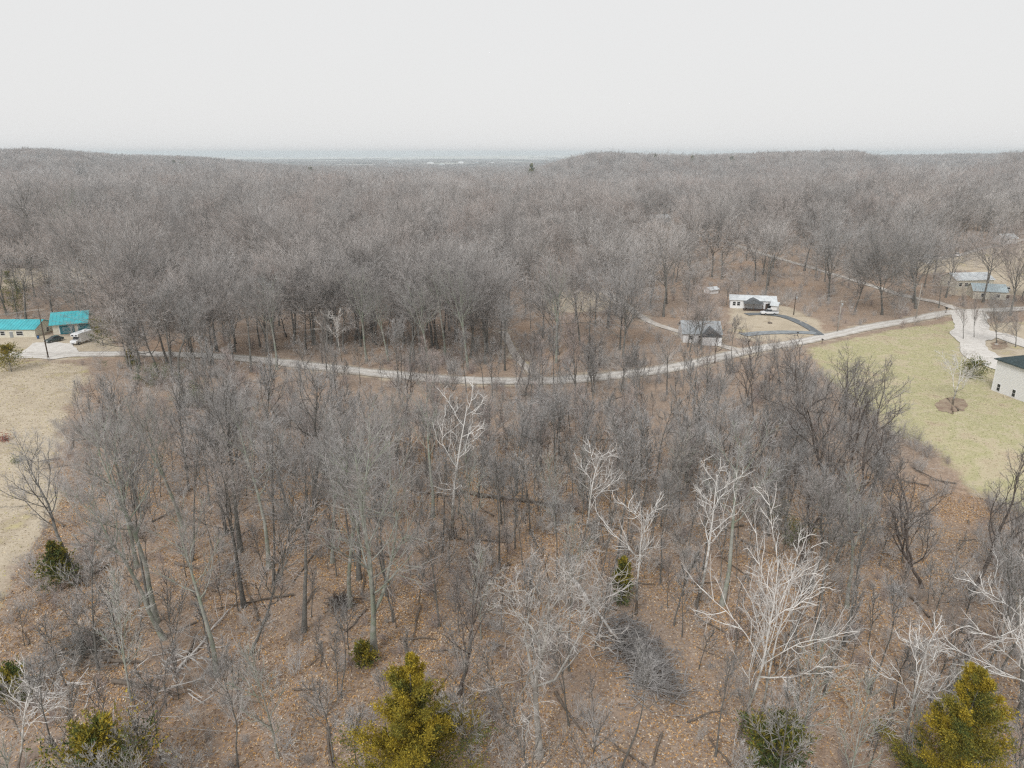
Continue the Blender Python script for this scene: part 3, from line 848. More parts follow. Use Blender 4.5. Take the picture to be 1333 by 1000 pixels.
stand('syc2', 962, 962, 1010, 655, 'big white sycamore with sweeping limbs, left of a twin one', SY, rz=0.2, room=2, wide=0.62)
stand('syc2', 990, 935, 1045, 715, 'white sycamore arching out to the right under the biggest white one', SY, rz=2.6, room=2, wide=0.72)
stand('syc1', 905, 790, 968, 585, 'slim white sycamore leaning right, behind the biggest white one', SY, rz=4.0)
stand('syc3', 1176, 985, 1203, 785, 'white sycamore with fan of limbs left of the golden cedar on the right', SY, rz=0.5)
stand('syc2', 1372, 965, 1350, 735, 'white sycamore limbs reaching in at the right edge', SY, rz=3.5)
stand('slim1', 1072, 905, 1120, 745, 'slim pale stemmed tree right of the sweeping white sycamores', SY)
stand('syc3', 828, 800, 838, 622, 'thin half white sycamore stem right of the middle of the wood', SY, rz=0.1)
stand('tall5', 214, 832, 118, 596, 'grey-green tree leaning far left on the left side of the wood')
stand('tall5', 282, 880, 236, 640, 'mossy grey tree leaning left beside the fallen branches')
stand('slim1', 326, 852, 424, 628, 'thin tree leaning hard right across its neighbours', rz=2)
stand('tall2', 396, 822, 404, 560, 'straight dark trunk left of the largest grey-green tree')
stand('tall1', 318, 790, 288, 560, 'upright grey tree between the leaning trees on the left')
stand('dark1', 598, 905, 590, 725, 'small dark bushy tree right of the golden cedar top', room=4)
stand('tall1', 672, 642, 672, 500, 'dark upright tree near the gravel road bend', room=3)
stand('tall4', 100, 760, 60, 560, 'grey tree at the rim of the dry field on the left')
stand('slim3', 128, 872, 96, 690, 'short dark trunk by the fallen branches in the lower left')
stand('syc3', 24, 1012, 30, 850, 'white barked tree with tangled limbs in the bottom left corner', SY)
stand('dark1', 1114, 692, 1105, 470, 'dark crooked tree at the edge of the lawn, straight main trunk', room=3)
stand('dark1', 1092, 664, 1072, 455, 'dark tree with upswept limbs at the lawn edge, left of the crooked one', rz=2.0)
stand('dark2', 1262, 772, 1340, 580, 'dark tree leaning right over the lawn near the right edge', rz=0.1)
stand('dark1', 1186, 742, 1195, 590, 'dark spreading tree in the ravine below the lawn', rz=1.0)
stand('dark1', 1200, 765, 1160, 610, 'dark tree with low left limb in the ravine', rz=3.0)
stand('dark2', 1040, 600, 1060, 445, 'dark tree in front of the road beside the lawn corner', rz=1.3)
stand('dark1', 985, 560, 975, 448, 'dark tree with curved limbs close to the road', rz=0.9)
stand('dark1', 930, 473, 945, 412, 'dark forked roadside tree in front of the pale roofed house', rz=2.9)
stand('syc2', 1240, 527, 1248, 452, 'short broken white sycamore in a mulch ring on the lawn', SY, name='bare_tree', rz=1.7, wide=1.35, room=6)
stand('rose1', 1254, 442, 1256, 372, 'narrow reddish twigged tree beside the road junction', 'yard trees', wide=0.55)
stand('rose1', 1268, 440, 1268, 378, 'narrow brown twigged tree right behind the junction', 'yard trees', wide=0.55)
stand('dome1', 1297, 447, 1300, 392, 'round topped yard tree between the two gravel drives', 'yard trees')
stand('rose1', 1322, 452, 1325, 405, 'small rosy yard tree by the dark roofed white house', 'yard trees')
stand('dome1', 1192, 402, 1200, 290, 'massive dome crowned oak behind the road junction', 'great oaks behind the road', rz=1, wide=1.15, room=7)
stand('dome1', 1148, 410, 1155, 300, 'dome crowned oak left of the massive one', 'great oaks behind the road', rz=2, wide=1.1, room=6)
stand('dome1', 1078, 392, 1085, 288, 'round crowned oak behind the roadside pole', 'great oaks behind the road', rz=3, wide=1.1, room=6)
stand('tall1', 40, 352, 45, 222, 'leftmost tall grey tree behind the teal roofed houses', 'tall trees behind the left houses', rz=2)
stand('tall3', 62, 372, 66, 230, 'tall forked tree behind the teal garage', 'tall trees behind the left houses', rz=1)
stand('tall4', 90, 362, 92, 236, 'tall tree with wide crown right of the forked one', 'tall trees behind the left houses', rz=4)
stand('dome1', 200, 425, 190, 318, 'low spreading tree with fanned limbs right of the garage', 'tall trees behind the left houses', rz=4, wide=1.3, room=6)
stand('tall1', 327, 484, 318, 352, 'tall grey tree standing in front of the road on the left', 'bare trees beside the gravel road', rz=0)
stand('tall2', 352, 492, 338, 372, 'slender tree right beside the road on the left', 'bare trees beside the gravel road', rz=0)
stand('syc3', 445, 472, 432, 395, 'pale stemmed leaning tree at the far road verge', SY, rz=0.5)
stand('tall4', 535, 482, 530, 372, 'grey roadside tree left of the middle', 'bare trees beside the gravel road')
stand('syc2', 945, 325, 942, 262, 'distant white sycamore fork left of the back road', SY, rz=0.2)
stand('syc1', 1215, 300, 1208, 238, 'distant white sycamore rising over the far right woods', SY, rz=0.8)
stand('syc1', 745, 345, 747, 265, 'distant pale stemmed tree above the side road', SY, rz=2.8)
stand('dark1', 72, 432, 76, 408, 'small leafless tree between the two teal roofs', 'yard trees', wide=1.4)
stand('tall1', 110, 270, 112, 206, 'tall bushy crown standing above the far left woods', 'trees above the far woods', rz=2, wide=1.3)

# ordinary trees of the near wood, one by one ------------------------------
def scatter(r0, r1, spacing, amax=43, jit=0.42):
    """jittered hexagonal grid of ground points, nearest first"""
    o = []
    ny = int(r1 / (spacing * 0.87)) + 2
    for j in range(ny):
        y = j * spacing * 0.87
        wx = y * math.tan(rad(amax)) + 30
        nx = int(2 * wx / spacing)
        xr = -wx + (np.arange(nx) + 0.5 * (j % 2)) * spacing + rng.uniform(-jit, jit, nx) * spacing
        yr = y + rng.uniform(-jit, jit, nx) * spacing
        o.append(np.column_stack([xr, yr]))
    P = np.vstack(o); r = np.hypot(P[:, 0], P[:, 1])
    ok = (r > r0) & (r < r1) & (np.abs(np.arctan2(P[:, 0], P[:, 1])) < rad(amax)) & (P[:, 1] > 5)
    P = P[ok]; return P[np.argsort(np.hypot(P[:, 0], P[:, 1]))]

LM = [((520,930),'the big golden cedar'), ((1268,930),'the golden cedar on the right'), ((120,985),'the cedar in the bottom left'), ((838,880),'the brush pile'),
      ((65,735),'the dark little cedar on the left'), ((812,762),'the little cedar in the middle'), ((1012,975),'the low green juniper'), ((1035,698),'the ivy green thicket'),
      ((590,640),'the tall white sycamore'), ((760,640),'the slender white sycamore'), ((1000,820),'the sweeping white sycamores'), ((1200,880),'the fan limbed sycamore'),
      ((480,760),'the largest grey-green tree'), ((215,780),'the far left leaning tree'), ((700,900),'the crooked pale limbed tree'), ((600,860),'the small dark bushy tree'),
      ((670,655),'the long fallen log'), ((328,567),'the russet leaved shrub'), ((160,862),'the fallen trunks on the left'), ((280,540),'the greenish vine thicket'), ((1240,525),'the mulch ring'),
      ((1110,660),'the dark crooked lawn edge trees'), ((1262,760),'the dark tree leaning over the lawn'), ((20,640),'the dry field'), ((62,465),'the left utility pole'),
      ((350,470),'the left bend of the road'), ((520,490),'the road left of the middle'), ((700,496),'the middle of the road'), ((870,480),'the road right of the middle'), ((980,460),'the driveway mouth'), ((1160,480),'the lawn')]
used_labels = {}
FORM = {'pole1': 'straight grey pole-like tree', 'pole2': 'thin crooked pole-like tree', 'tall1': 'grey tree', 'tall2': 'grey high crowned tree', 'tall3': 'mossy forked tree', 'tall4': 'grey low branched tree', 'tall5': 'mossy slanting tree', 'dome1': 'dome crowned tree',
        'dark1': 'dark crooked tree', 'dark2': 'dark slanting tree', 'slim1': 'slim grey tree', 'slim2': 'slim pale tree', 'slim3': 'thin brownish tree', 'rose1': 'rosy twigged tree'}
def describe(key, h, px, py, lean_, laz, noun=None):
    form = noun or FORM[key]
    size = 'very tall' if h > 23 else 'tall' if h > 18 else 'middling' if h > 13 else 'low' if h > 8 else 'very low'
    ls = sorted(LM, key=lambda q: math.hypot(px - q[0][0], (py - q[0][1]) * 1.3))
    ln = '' if lean_ < 0.06 else ' leaning right' if math.cos(laz) > 0.35 else ' leaning left' if math.cos(laz) < -0.35 else ' leaning'
    def rel(q):
        dx, dy = px - q[0][0], py - q[0][1]; dd = math.hypot(dx, dy)
        pre = 'just ' if dd < 38 else '' if dd < 85 else 'well '
        if abs(dx) > 2.2 * abs(dy): r = 'left of' if dx < 0 else 'right of'
        elif abs(dy) > 2.2 * abs(dx): r = 'in front of' if dy > 0 else 'behind'
        else: r = ('left and in front of' if dx < 0 else 'right and in front of') if dy > 0 else ('left and behind' if dx < 0 else 'right and behind')
        return pre + r + ' ' + q[1]
    for c in (f'{size} {form}{ln} {rel(ls[0])}', f'{size} {form}{ln} {rel(ls[1])}', f'{size} {form}{ln} between {ls[0][1]} and {ls[1][1]}',
              f'{size} {form}{ln} {rel(ls[2])}', f'{size} {form}{ln} {rel(ls[3])}', f'{size} {form}{ln} {rel(ls[4])}', f'{size} {form}{ln} between {ls[1][1]} and {ls[2][1]}'):
        if c not in used_labels and len(c.split()) <= 16: used_labels[c] = 1; return c
    return ' '.join(f'{size} {form}{ln} {rel(ls[0])}'.split()[:16])
def in_view(x, y, h):
    bx, by = proj(x, y, gz(x, y)); tx, ty = proj(x, y, gz(x, y) + h)
    m = 60
    return -m < max(bx, tx) and min(bx, tx) < PW + m and ty < PH - 15

def free(x, y, r):
    for a, b, c in placed:
        if (a - x) ** 2 + (b - y) ** 2 < max(r, c) ** 2: return False
    return True
pts = scatter(40, 200, 5.6)
ex = excl(pts[:, 0], pts[:, 1], 2.2)
MAXT = 285
n_tree = 0; rest_near = []
SHORT = lambda x, y: sm(100, 122, math.hypot(x, y)) * (1 - sm(0, 12, (math.hypot(x, y) - 160)))   # the low belt before the road
for (x, y), bad in zip(pts, ex):
    if bad: continue
    x, y = float(x), float(y)
    d = math.hypot(x, y); px, py = proj(x, y, gz(x, y))
    if px < -120 or px > PW + 120: continue
    fore = py > (470 + 26 * float(bump(px, 650, 330)) + 0.0)        # camera side of the road
    u = rng.random()
    if fore:
        TALL = ['tall1', 'tall2', 'tall4', 'tall3', 'tall5', 'pole1', 'pole2', 'pole1']
        if px > 1000 and d > 85: key = rng.choice(['dark1', 'dark2', 'pole2', 'tall4', 'slim1', 'dark1']); h = rng.uniform(11, 18)
        elif d > 104:
            key = rng.choice(['pole1', 'pole2', 'slim1', 'tall4', 'tall2', 'rose1', 'dark1', 'slim3']); h = rng.uniform(11, 18) if 260 < px else rng.uniform(16, 23)
        else:
            if u < 0.50: key = rng.choice(TALL); h = rng.uniform(18, 24)
            elif u < 0.80: key = rng.choice(['slim1', 'slim2', 'slim3', 'pole2']); h = rng.uniform(8, 15)
            else: continue
            if d < 62 and h > 15: h = rng.uniform(9, 14); key = rng.choice(['slim2', 'slim3', 'pole2'])
            if 530 < px < 950 and u > 0.16: key = rng.choice(['slim1', 'slim2', 'slim3', 'pole1', 'pole2']); h = rng.uniform(9, 16)
            if px < 470 and d > 72 and u < 0.75: key = rng.choice(TALL); h = rng.uniform(20, 26)
    else:
        key = rng.choice(['tall1', 'tall2', 'tall3', 'dome1', 'tall1', 'slim1']); h = rng.uniform(18, 27)
        if u > 0.8: continue
        if key == 'slim1': h = rng.uniform(10, 16)
    if not free(x, y, 2.5 if fore else 4.5): continue
    if in_the_way(x, y, h, h * 0.28): continue
    if not fore and n_tree >= 285 or n_tree >= MAXT or d > 200:
        rest_near.append((x, y, h)); continue
    if not in_view(x, y, h): continue
    lean_ = abs(rng.normal(0, 0.07)); laz = rng.uniform(0, 6.28)
    tree(str(key), x, y, h, describe(str(key), h, px, py, lean_, laz), 'bare trees of the near wood' if fore else 'bare trees behind the road', None, lean_, laz)
    placed.append((x, y, 2.0)); n_tree += 1
print('individual trees', n_tree)

# ------------------------------------------------------------------ scattered masses through geometry nodes
def instancer(name, protos, X, Y, pid, scl, rot, label, dz=-0.1):
    me = bpy.data.meshes.new(name)
    n = len(X); co = np.column_stack([X, Y, height(X, Y) + dz]).astype(np.float32)
    me.vertices.add(n); me.vertices.foreach_set('co', co.ravel())
    a = me.attributes.new('pid', 'INT', 'POINT'); a.data.foreach_set('value', pid.astype(np.int32))
    a = me.attributes.new('scl', 'FLOAT_VECTOR', 'POINT'); a.data.foreach_set('vector', scl.astype(np.float32).ravel())
    a = me.attributes.new('rot', 'FLOAT_VECTOR', 'POINT'); a.data.foreach_set('vector', rot.astype(np.float32).ravel())
    o = link_mesh(name, me); tag(o, label=label, kind='stuff')
    ng = bpy.data.node_groups.new(name, 'GeometryNodeTree')
    ng.interface.new_socket('Geometry', in_out='INPUT', socket_type='NodeSocketGeometry')
    ng.interface.new_socket('Geometry', in_out='OUTPUT', socket_type='NodeSocketGeometry')
    gi = ng.nodes.new('NodeGroupInput'); go = ng.nodes.new('NodeGroupOutput')
    mp = ng.nodes.new('GeometryNodeMeshToPoints'); ng.links.new(gi.outputs[0], mp.inputs['Mesh'])
    j = ng.nodes.new('GeometryNodeJoinGeometry')
    def na(nm, dt):
        q = ng.nodes.new('GeometryNodeInputNamedAttribute'); q.data_type = dt; q.inputs['Name'].default_value = nm; return q.outputs['Attribute']
    ap, as_, ar_ = na('pid', 'INT'), na('scl', 'FLOAT_VECTOR'), na('rot', 'FLOAT_VECTOR')
    er = ng.nodes.new('FunctionNodeEulerToRotation'); ng.links.new(ar_, er.inputs[0])
    for k, po in enumerate(protos):
        oi = ng.nodes.new('GeometryNodeObjectInfo'); oi.inputs['Object'].default_value = po; oi.inputs['As Instance'].default_value = False
        cp = ng.nodes.new('FunctionNodeCompare'); cp.data_type = 'INT'; cp.operation = 'EQUAL'
        isock = [s_ for s_ in cp.inputs if s_.type == 'INT']
        ng.links.new(ap, isock[0]); isock[1].default_value = k
        ip = ng.nodes.new('GeometryNodeInstanceOnPoints')
        ng.links.new(mp.outputs['Points'], ip.inputs['Points']); ng.links.new(cp.outputs['Result'], ip.inputs['Selection'])
        ng.links.new(oi.outputs['Geometry'], ip.inputs['Instance'])
        ng.links.new(er.outputs[0], ip.inputs['Rotation']); ng.links.new(as_, ip.inputs['Scale'])
        ng.links.new(ip.outputs['Instances'], j.inputs[0])
    ng.links.new(j.outputs[0], go.inputs[0])
    md = o.modifiers.new('scatter', 'NODES'); md.node_group = ng
    return o

FB = M['farbark']
def single(px, py, h, seed, label, lodn, **k):
    b = at(px, py)
    me = tree_mesh(seed, h, M['bark'], FB, lod=lodn, split=False, **k)
    o = link_mesh('bare_tree', me, None, (b.x, b.y, gz(b.x, b.y) - 0.1), rng.uniform(0, 6)); tag(o, label, 'tree', 'model trees of the woods behind')
    o['group'] = 'bare trees far behind the road'
    placed.append((b.x, b.y, 4)); return o
D_ = dict(hs=0.55, fall=0.08, up=0.06)
P1 = [single(250, 400, 26, 101, 'grey tree left in the woods behind the road', 1, limbs=14, subs=8, brs=7, twigs=3, tw=0.016, bare=0.5, llen=0.50, ang=(0.25, 1.05), **D_),
      single(390, 385, 27, 102, 'high crowned grey tree in the woods above the left bend', 1, limbs=12, subs=8, brs=7, twigs=3, tw=0.016, bare=0.62, llen=0.42, ang=(0.3, 0.95), hs=0.64, fall=0.1, up=0.06),
      single(480, 390, 24, 103, 'dome crowned tree in the woods behind the middle road', 1, limbs=16, subs=8, brs=7, twigs=3, tw=0.016, bare=0.45, llen=0.56, ang=(0.25, 1.2), **D_),
      single(610, 385, 26, 104, 'wide forked tree in the woods left of the side road', 1, limbs=9, subs=7, brs=7, twigs=3, tw=0.017, bare=0.38, llen=0.42, forks=2, hs=0.7, fall=0.3),
      single(650, 350, 22, 105, 'crooked tree in the woods left of the side road', 1, limbs=12, subs=8, brs=6, twigs=3, tw=0.017, bare=0.42, llen=0.5, crook=0.17, ang=(0.3, 1.1), **D_),
      single(860, 345, 27, 106, 'tall tree standing between the side road and the back road', 1, limbs=13, subs=8, brs=7, twigs=3, tw=0.016, bare=0.58, llen=0.46, ang=(0.25, 1.0), **D_),
      single(1000, 372, 25, 107, 'brownish tree behind the white roofed trailer house', 1, limbs=14, subs=8, brs=6, twigs=3, tw=0.016, bare=0.5, llen=0.5, ang=(0.2, 0.9), **D_)]
P2 = [single(300 + 170 * k, 262 + 2 * k, 24 + k % 3, 120 + k, lb, 2, limbs=14, subs=8, brs=7, twigs=0, tw=0.030, bare=0.5, llen=0.52, ang=(0.25, 1.1), hs=0.55, fall=0.08, up=0.06, crook=0.09 + 0.02 * k)
      for k, lb in enumerate(['distant grey crown in the upper left woods', 'distant grey crown left of the middle of the upper woods', 'distant grey crown in the middle of the upper woods',
                              'distant grey crown above the back road', 'distant grey crown in the upper right woods'])]
P3 = [single(420 + 260 * k, 232 - 4 * k, 20, 140 + k, lb, 2, limbs=13, subs=8, brs=5, twigs=0, tw=0.065, bare=0.4, llen=0.52, ang=(0.25, 1.15), hs=0.5, fall=0.08, up=0.06)
      for k, lb in enumerate(['faint far crown at the rim of the left valley', 'faint far crown at the foot of the far ridge', 'faint far crown high on the right of the woods'])]

# woodland behind the road, 160 m to 600 m
X, Y, Hh = [], [], []
q = scatter(150, 620, 12.3); e_ = excl(q[:, 0], q[:, 1], 2.5)
for (x, y), bad in zip(q, e_):
    if bad: continue
    x = float(x); y = float(y)
    if math.hypot(x, y) < 190 or not free(x, y, 6): continue
    h = float(rng.uniform(19, 31)) if rng.random() < 0.75 else float(rng.uniform(9, 16))
    if in_the_way(x, y, h, 5): continue
    X.append(x); Y.append(y); Hh.append(h)
for x, y, h in rest_near:
    X.append(x); Y.append(y); Hh.append(h)
X, Y, Hh = map(np.array, (X, Y, Hh)); n = len(X); print('woodland', n)
ptone = np.array([26, 27, 24, 26, 22, 27, 25.0]); pid = rng.integers(0, 7, n); s = Hh / ptone[pid]
w_ = s * rng.uniform(0.85, 1.25, n)
instancer('woodland', P1, X, Y, pid, np.column_stack([w_, w_, s]), np.column_stack([rng.normal(0, .04, n), rng.normal(0, .04, n), rng.uniform(0, 6.28, n)]),
          'dense bare grey woodland behind the road')
# farther woods
q = scatter(600, 1500, 13.5); X, Y = q[:, 0], q[:, 1]
keepm = rng.random(len(X)) > 0.04
X, Y = X[keepm], Y[keepm]; n = len(X); print('far', n)
pid = rng.integers(0, 5, n); s = rng.choice([0.7, 0.85, 1.0, 1.15, 1.3], n) * rng.uniform(0.93, 1.07, n); w_ = s * rng.uniform(0.95, 1.3, n)
instancer('far_woodland', P2, X, Y, pid, np.column_stack([w_, w_, s]), np.column_stack([np.zeros(n), np.zeros(n), rng.uniform(0, 6.28, n)]), 'far off bare woods rolling to the ridge')
q1 = scatter(1500, 2600, 13.0); q2 = scatter(2600, 7500, 30.0)
q = np.vstack([q1, q2]); big = np.concatenate([np.ones(len(q1)), np.full(len(q2), 0.62)])
fm = farm_mask(q[:, 0], q[:, 1]); pxq = PW/2 + F_PX * q[:, 0] / q[:, 1]; rq = np.hypot(q[:, 0], q[:, 1])
strip = (np.sin(rq / 150 + 1.3 * np.sin(pxq / 35)) > 0.62) & (rq > 3600)
ok = (fm < 0.3) | strip | (rng.random(len(q)) < 0.004)
# thin strips of trees between the far fields
X, Y, big = q[ok, 0], q[ok, 1], big[ok]; n = len(X); print('horizon', n)
pid = rng.integers(0, 3, n); s = rng.uniform(0.8, 1.2, n) * big; w_ = s * rng.uniform(1.2, 1.6, n) * np.where(big < 0.9, 3.6, 1.0)
instancer('horizon_woodland', P3, X, Y, pid, np.column_stack([w_, w_, s]), np.column_stack([np.zeros(n), np.zeros(n), rng.uniform(0, 6.28, n)]), 'woods on the far ridges by the horizon')

# ------------------------------------------------------------------ evergreens
def cedar(bx, by, ty, wpx, label, seed, gold, name='cedar_tree', cat='cedar', **k):
    tx = bx
    for _ in range(6):          # bx is where the tip shows; find the foot below it
        b = at(bx, by); d = ray(bx, ty); t = b.y / d[1]; h = CAM_H + t * d[2] - b.z
        bx -= (proj(b.x, b.y, b.z + h)[0] - tx) * 0.9
    sl = math.sqrt(b.x**2 + b.y**2 + (CAM_H - b.z)**2)
    Rb = wpx / 2 * sl / F_PX
    tm, fm_ = cedar_meshes(seed, h, Rb, gold, **k)
    e = empty(name, (b.x, b.y, b.z)); link_mesh('trunk', tm, e); link_mesh('foliage', fm_, e)
    tag(e, label, cat, 'evergreens among the bare trees'); placed.append((b.x, b.y, Rb)); return e
cedar(526, 1060, 850, 185, 'big golden cedar at the bottom left of centre', 201, 0.60, nb=95, ns=85, nl=13, leaf=0.17, shape=0.85, ratio=0.27)
cedar(1266, 1075, 860, 120, 'tall golden brown cedar in the bottom right corner', 202, 0.52, nb=80, ns=80, nl=13, leaf=0.17, shape=0.5, ratio=0.27)
cedar(120, 1065, 948, 150, 'olive green cedar half hidden in the bottom left', 203, 0.40, nb=90, ns=20, nl=7, shape=0.6)
cedar(66, 768, 706, 46, 'dark little cedar at the rim of the dry field', 204, 0.12, nb=70, ns=14, nl=7, shape=0.6)
cedar(812, 786, 728, 40, 'little olive cedar in the middle of the wood', 205, 0.25, nb=60, ns=14, nl=7, shape=0.6)
cedar(1014, 1000, 948, 88, 'low green juniper at the bottom right of centre', 206, 0.10, nb=80, ns=16, nl=7, shape=0.4)
cedar(472, 868, 838, 30, 'small green shrub at the foot of the largest tree', 207, 0.2, nb=40, ns=10, nl=6, shape=0.4)
cedar(8, 484, 452, 42, 'yellow-green bush at the left edge by the road', 208, 0.55, nb=60, ns=14, nl=7, shape=0.5)
cedar(168, 476, 455, 17, 'small bright green cedar beside the road on the left', 209, 0.35, nb=40, ns=12, nl=6, shape=0.8)
cedar(10, 412, 352, 40, 'dark evergreen behind the left teal roofed house', 210, 0.02, nb=70, ns=14, nl=6, shape=0.6)
cedar(128, 450, 415, 34, 'olive brown bush right of the white motorhome', 211, 0.22, nb=60, ns=12, nl=6, shape=0.4)
cedar(1270, 492, 474, 34, 'dark green bush beside the white house wall', 212, 0.06, nb=50, ns=12, nl=6, shape=0.3)
cedar(10, 912, 875, 50, 'green bush at the left edge of the lower wood', 213, 0.15, nb=50, ns=12, nl=6, shape=0.4)
for k, (bx, by, ty, wp, lb) in enumerate([(692,238,213,13,'dark green pine standing over the far woods'), (228,222,209,9,'dark far pine on the left, leftmost of the pair'), (240,222,211,12,'rounder dark far pine of the left pair'),
        (405,229,218,11,'dark far pine above the middle left woods'), (900,219,203,10,'green pine on the far ridge'), (950,222,204,12,'dark pine low on the far ridge'), (852,217,200,7,'slim pine on the far ridge skyline')]):
    b = at(bx, by + 6); h = 26.0
    d_ = ray(bx, ty); t_ = b.y / d_[1]; h = max(14, CAM_H + t_ * d_[2] - b.z)
    tm, fm_ = cedar_meshes(230 + k, h, wp / 2 * math.hypot(b.x, b.y) / F_PX, 0.0, nb=60, ns=12, nl=4, leaf=2.2, shape=0.5)
    e = empty('pine_tree', (b.x, b.y, b.z)); link_mesh('trunk', tm, e); link_mesh('foliage', fm_, e); tag(e, lb, 'pine', 'dark pines far off')

# vine and ivy thickets with green leaves
def thicket(bx, by, wpx, h, label, seed, col, n=2600, amt=1.0):
    b = at(bx, by); sl = math.sqrt(b.x**2 + b.y**2 + CAM_H**2); R_ = wpx / 2 * sl / F_PX
    g = np.random.default_rng(seed)
    e = empty('thicket', (b.x, b.y, b.z))
    me = shrub_mesh(seed, h, M['brush'], 22, 8, 5, name='stems', spread=0.5)
    o = link_mesh('stems', me, e); o.scale = (R_ / h * 1.1, R_ / h * 1.1, 1)
    cl = g.normal(0, 0.42, (26, 3)) * [R_, R_, 0] + np.column_stack([np.zeros(26), np.zeros(26), g.uniform(0.15, 0.95, 26) * h])
    c = cl[g.integers(0, 26, n)] + g.normal(0, 0.45, (n, 3)); c[:, 2] = np.abs(c[:, 2])
    ax = unit(g.normal(0, 1, (n, 3))); s2 = unit(np.cross(ax, g.normal(0, 1, (n, 3)))); l_ = g.uniform(0.07, 0.17, (n, 1))
    Vv = np.stack([c - s2 * l_ * .5, c + s2 * l_ * .5, c + ax * l_ * 1.3], 1).reshape(-1, 3)
    fm2 = np_mesh('foliage', Vv, [np.arange(3 * n).reshape(-1, 3)], [M['needle']], False)
    set_tone(fm2, np.repeat(np.array(col) * g.uniform(0.6, 1.4, (n, 1)), 3, 0))
    link_mesh('foliage', fm2, e); tag(e, label, 'thicket', 'thickets with leaves left on'); return e
thicket(205, 500, 90, 5, 'greenish vine thicket beside the road on the left', 301, (0.12, 0.15, 0.075), 3000)
thicket(262, 530, 70, 6, 'pale green vine thicket in the left wood', 302, (0.13, 0.155, 0.08), 2400)
thicket(1036, 716, 40, 5, 'ivy green thicket behind the slim white sycamore', 303, (0.10, 0.13, 0.04), 1600)
thicket(1010, 690, 36, 5, 'smaller ivy green thicket near the slim white sycamore', 306, (0.11, 0.13, 0.06), 900)
thicket(328, 572, 14, 1.8, 'russet leaved shrub alone in the left wood', 304, (0.36, 0.13, 0.06), 500)
thicket(6, 574, 12, 1.0, 'small rusty shrub in the dry field', 305, (0.30, 0.06, 0.03), 400)
thicket(22, 602, 10, 0.7, 'small green tuft in the dry field', 307, (0.12, 0.16, 0.03), 300)

# ------------------------------------------------------------------ undergrowth and leaf litter
def brush(px_, py_, h, seed, label, m, **k):
    b = at(px_, py_)
    o = link_mesh('shrub', shrub_mesh(seed, h, m, **k), None, (b.x, b.y, b.z)); tag(o, label, 'shrub', 'leafless shrubs'); return o
BR = M['brush']
PB = [brush(370, 975, 4, 401, 'pale leafless shrub at the bottom left of the golden cedar', BR, stems=10, subs=8, brs=7),
      brush(770, 950, 3.5, 402, 'pale leafless shrub left of the bottom of the brush pile', BR, stems=12, subs=8, brs=6),
      brush(640, 930, 2.5, 403, 'low leafless shrub right of the small dark bushy tree', BR, stems=14, subs=7, brs=5),
      brush(560, 770, 3.2, 404, 'rosy brown shrub right of the largest tree', M['rose'], stems=12, subs=8, brs=5),
      brush(300, 950, 5.0, 405, 'tall thin leafless shrub left of the golden cedar', M['pale'], stems=6, subs=11, brs=8)]
q = scatter(42, 175, 2.35); ex = excl(q[:, 0], q[:, 1], 0.8)
nzv = np.sin(q[:, 0] / 9.0 + 1.3) * np.cos(q[:, 1] / 11.0) + 0.6 * np.sin(q[:, 0] / 4.1) * np.sin(q[:, 1] / 5.3 + 2)
ok = ~ex & (rng.random(len(q)) < np.clip(0.42 + 0.34 * nzv, 0.08, 0.9))
Aq = q[ok]
q = scatter(170, 430, 5.2); ex = excl(q[:, 0], q[:, 1], 1.2); Bq = q[~ex & (rng.random(len(q)) < 0.7)]
q = np.vstack([Aq, Bq]); pq = at(842, 895); q = q[np.hypot(q[:, 0] - pq.x, q[:, 1] - pq.y) > 7]; n = len(q); print('brush', n)
pid = rng.integers(0, 5, n); s = rng.uniform(0.3, 1.0, n) * (0.7 + 0.3 * sm(70, 110, np.hypot(q[:, 0], q[:, 1]))); w_ = s * rng.uniform(0.8, 1.4, n)
instancer('undergrowth', PB, q[:, 0], q[:, 1], pid, np.column_stack([w_, w_, s]), np.column_stack([rng.normal(0, .12, n), rng.normal(0, .12, n), rng.uniform(0, 6.28, n)]),
          'thin leafless undergrowth on the woodland floor', 0.0)

pq = at(842, 895)
def thin_single(px_, py_, h, seed, label, m, **k):
    b = at(px_, py_); me = tree_mesh(seed, h, M['bark'], m, lod=1, split=False, **k)
    o = link_mesh('sapling', me, None, (b.x, b.y, b.z - .05), 1.0); tag(o, label, 'sapling', 'saplings under the great trees'); return o
PS = [thin_single(440, 905, 8, 601, 'thin grey sapling left of the golden cedar top', M['twig'], r0=.07, limbs=9, subs=6, brs=5, twigs=0, tw=.011, bare=.35, llen=.26, ang=(.3,.7)),
      thin_single(690, 800, 9, 602, 'thin brownish sapling behind the crooked pale limbed tree', M['brush'], r0=.075, limbs=10, subs=6, brs=5, twigs=0, tw=.011, bare=.4, llen=.24, ang=(.3,.8), tcrook=.1),
      thin_single(1130, 840, 8, 603, 'thin pale sapling left of the fan limbed sycamore', M['pale'], r0=.065, limbs=9, subs=6, brs=5, twigs=0, tw=.011, bare=.3, llen=.3, ang=(.3,.7), tcrook=.08),
      thin_single(890, 640, 9, 604, 'rosy thin sapling in the middle right of the wood', M['rose'], r0=.07, limbs=11, subs=6, brs=5, twigs=0, tw=.011, bare=.3, llen=.28, ang=(.3,.7))]
q = scatter(52, 165, 4.3); ex = excl(q[:, 0], q[:, 1], 1.0)
pyq = np.array([proj(a_, b_, gz(a_, b_)) for a_, b_ in q])
ok = ~ex & (rng.random(len(q)) < 0.62) & (pyq[:, 1] > 470 + 26 * np.exp(-((pyq[:, 0] - 650) / 330) ** 2)) & (np.hypot(q[:, 0] - pq.x, q[:, 1] - pq.y) > 6)
q = q[ok]; n = len(q); hh_ = rng.uniform(0.55, 1.25, n)
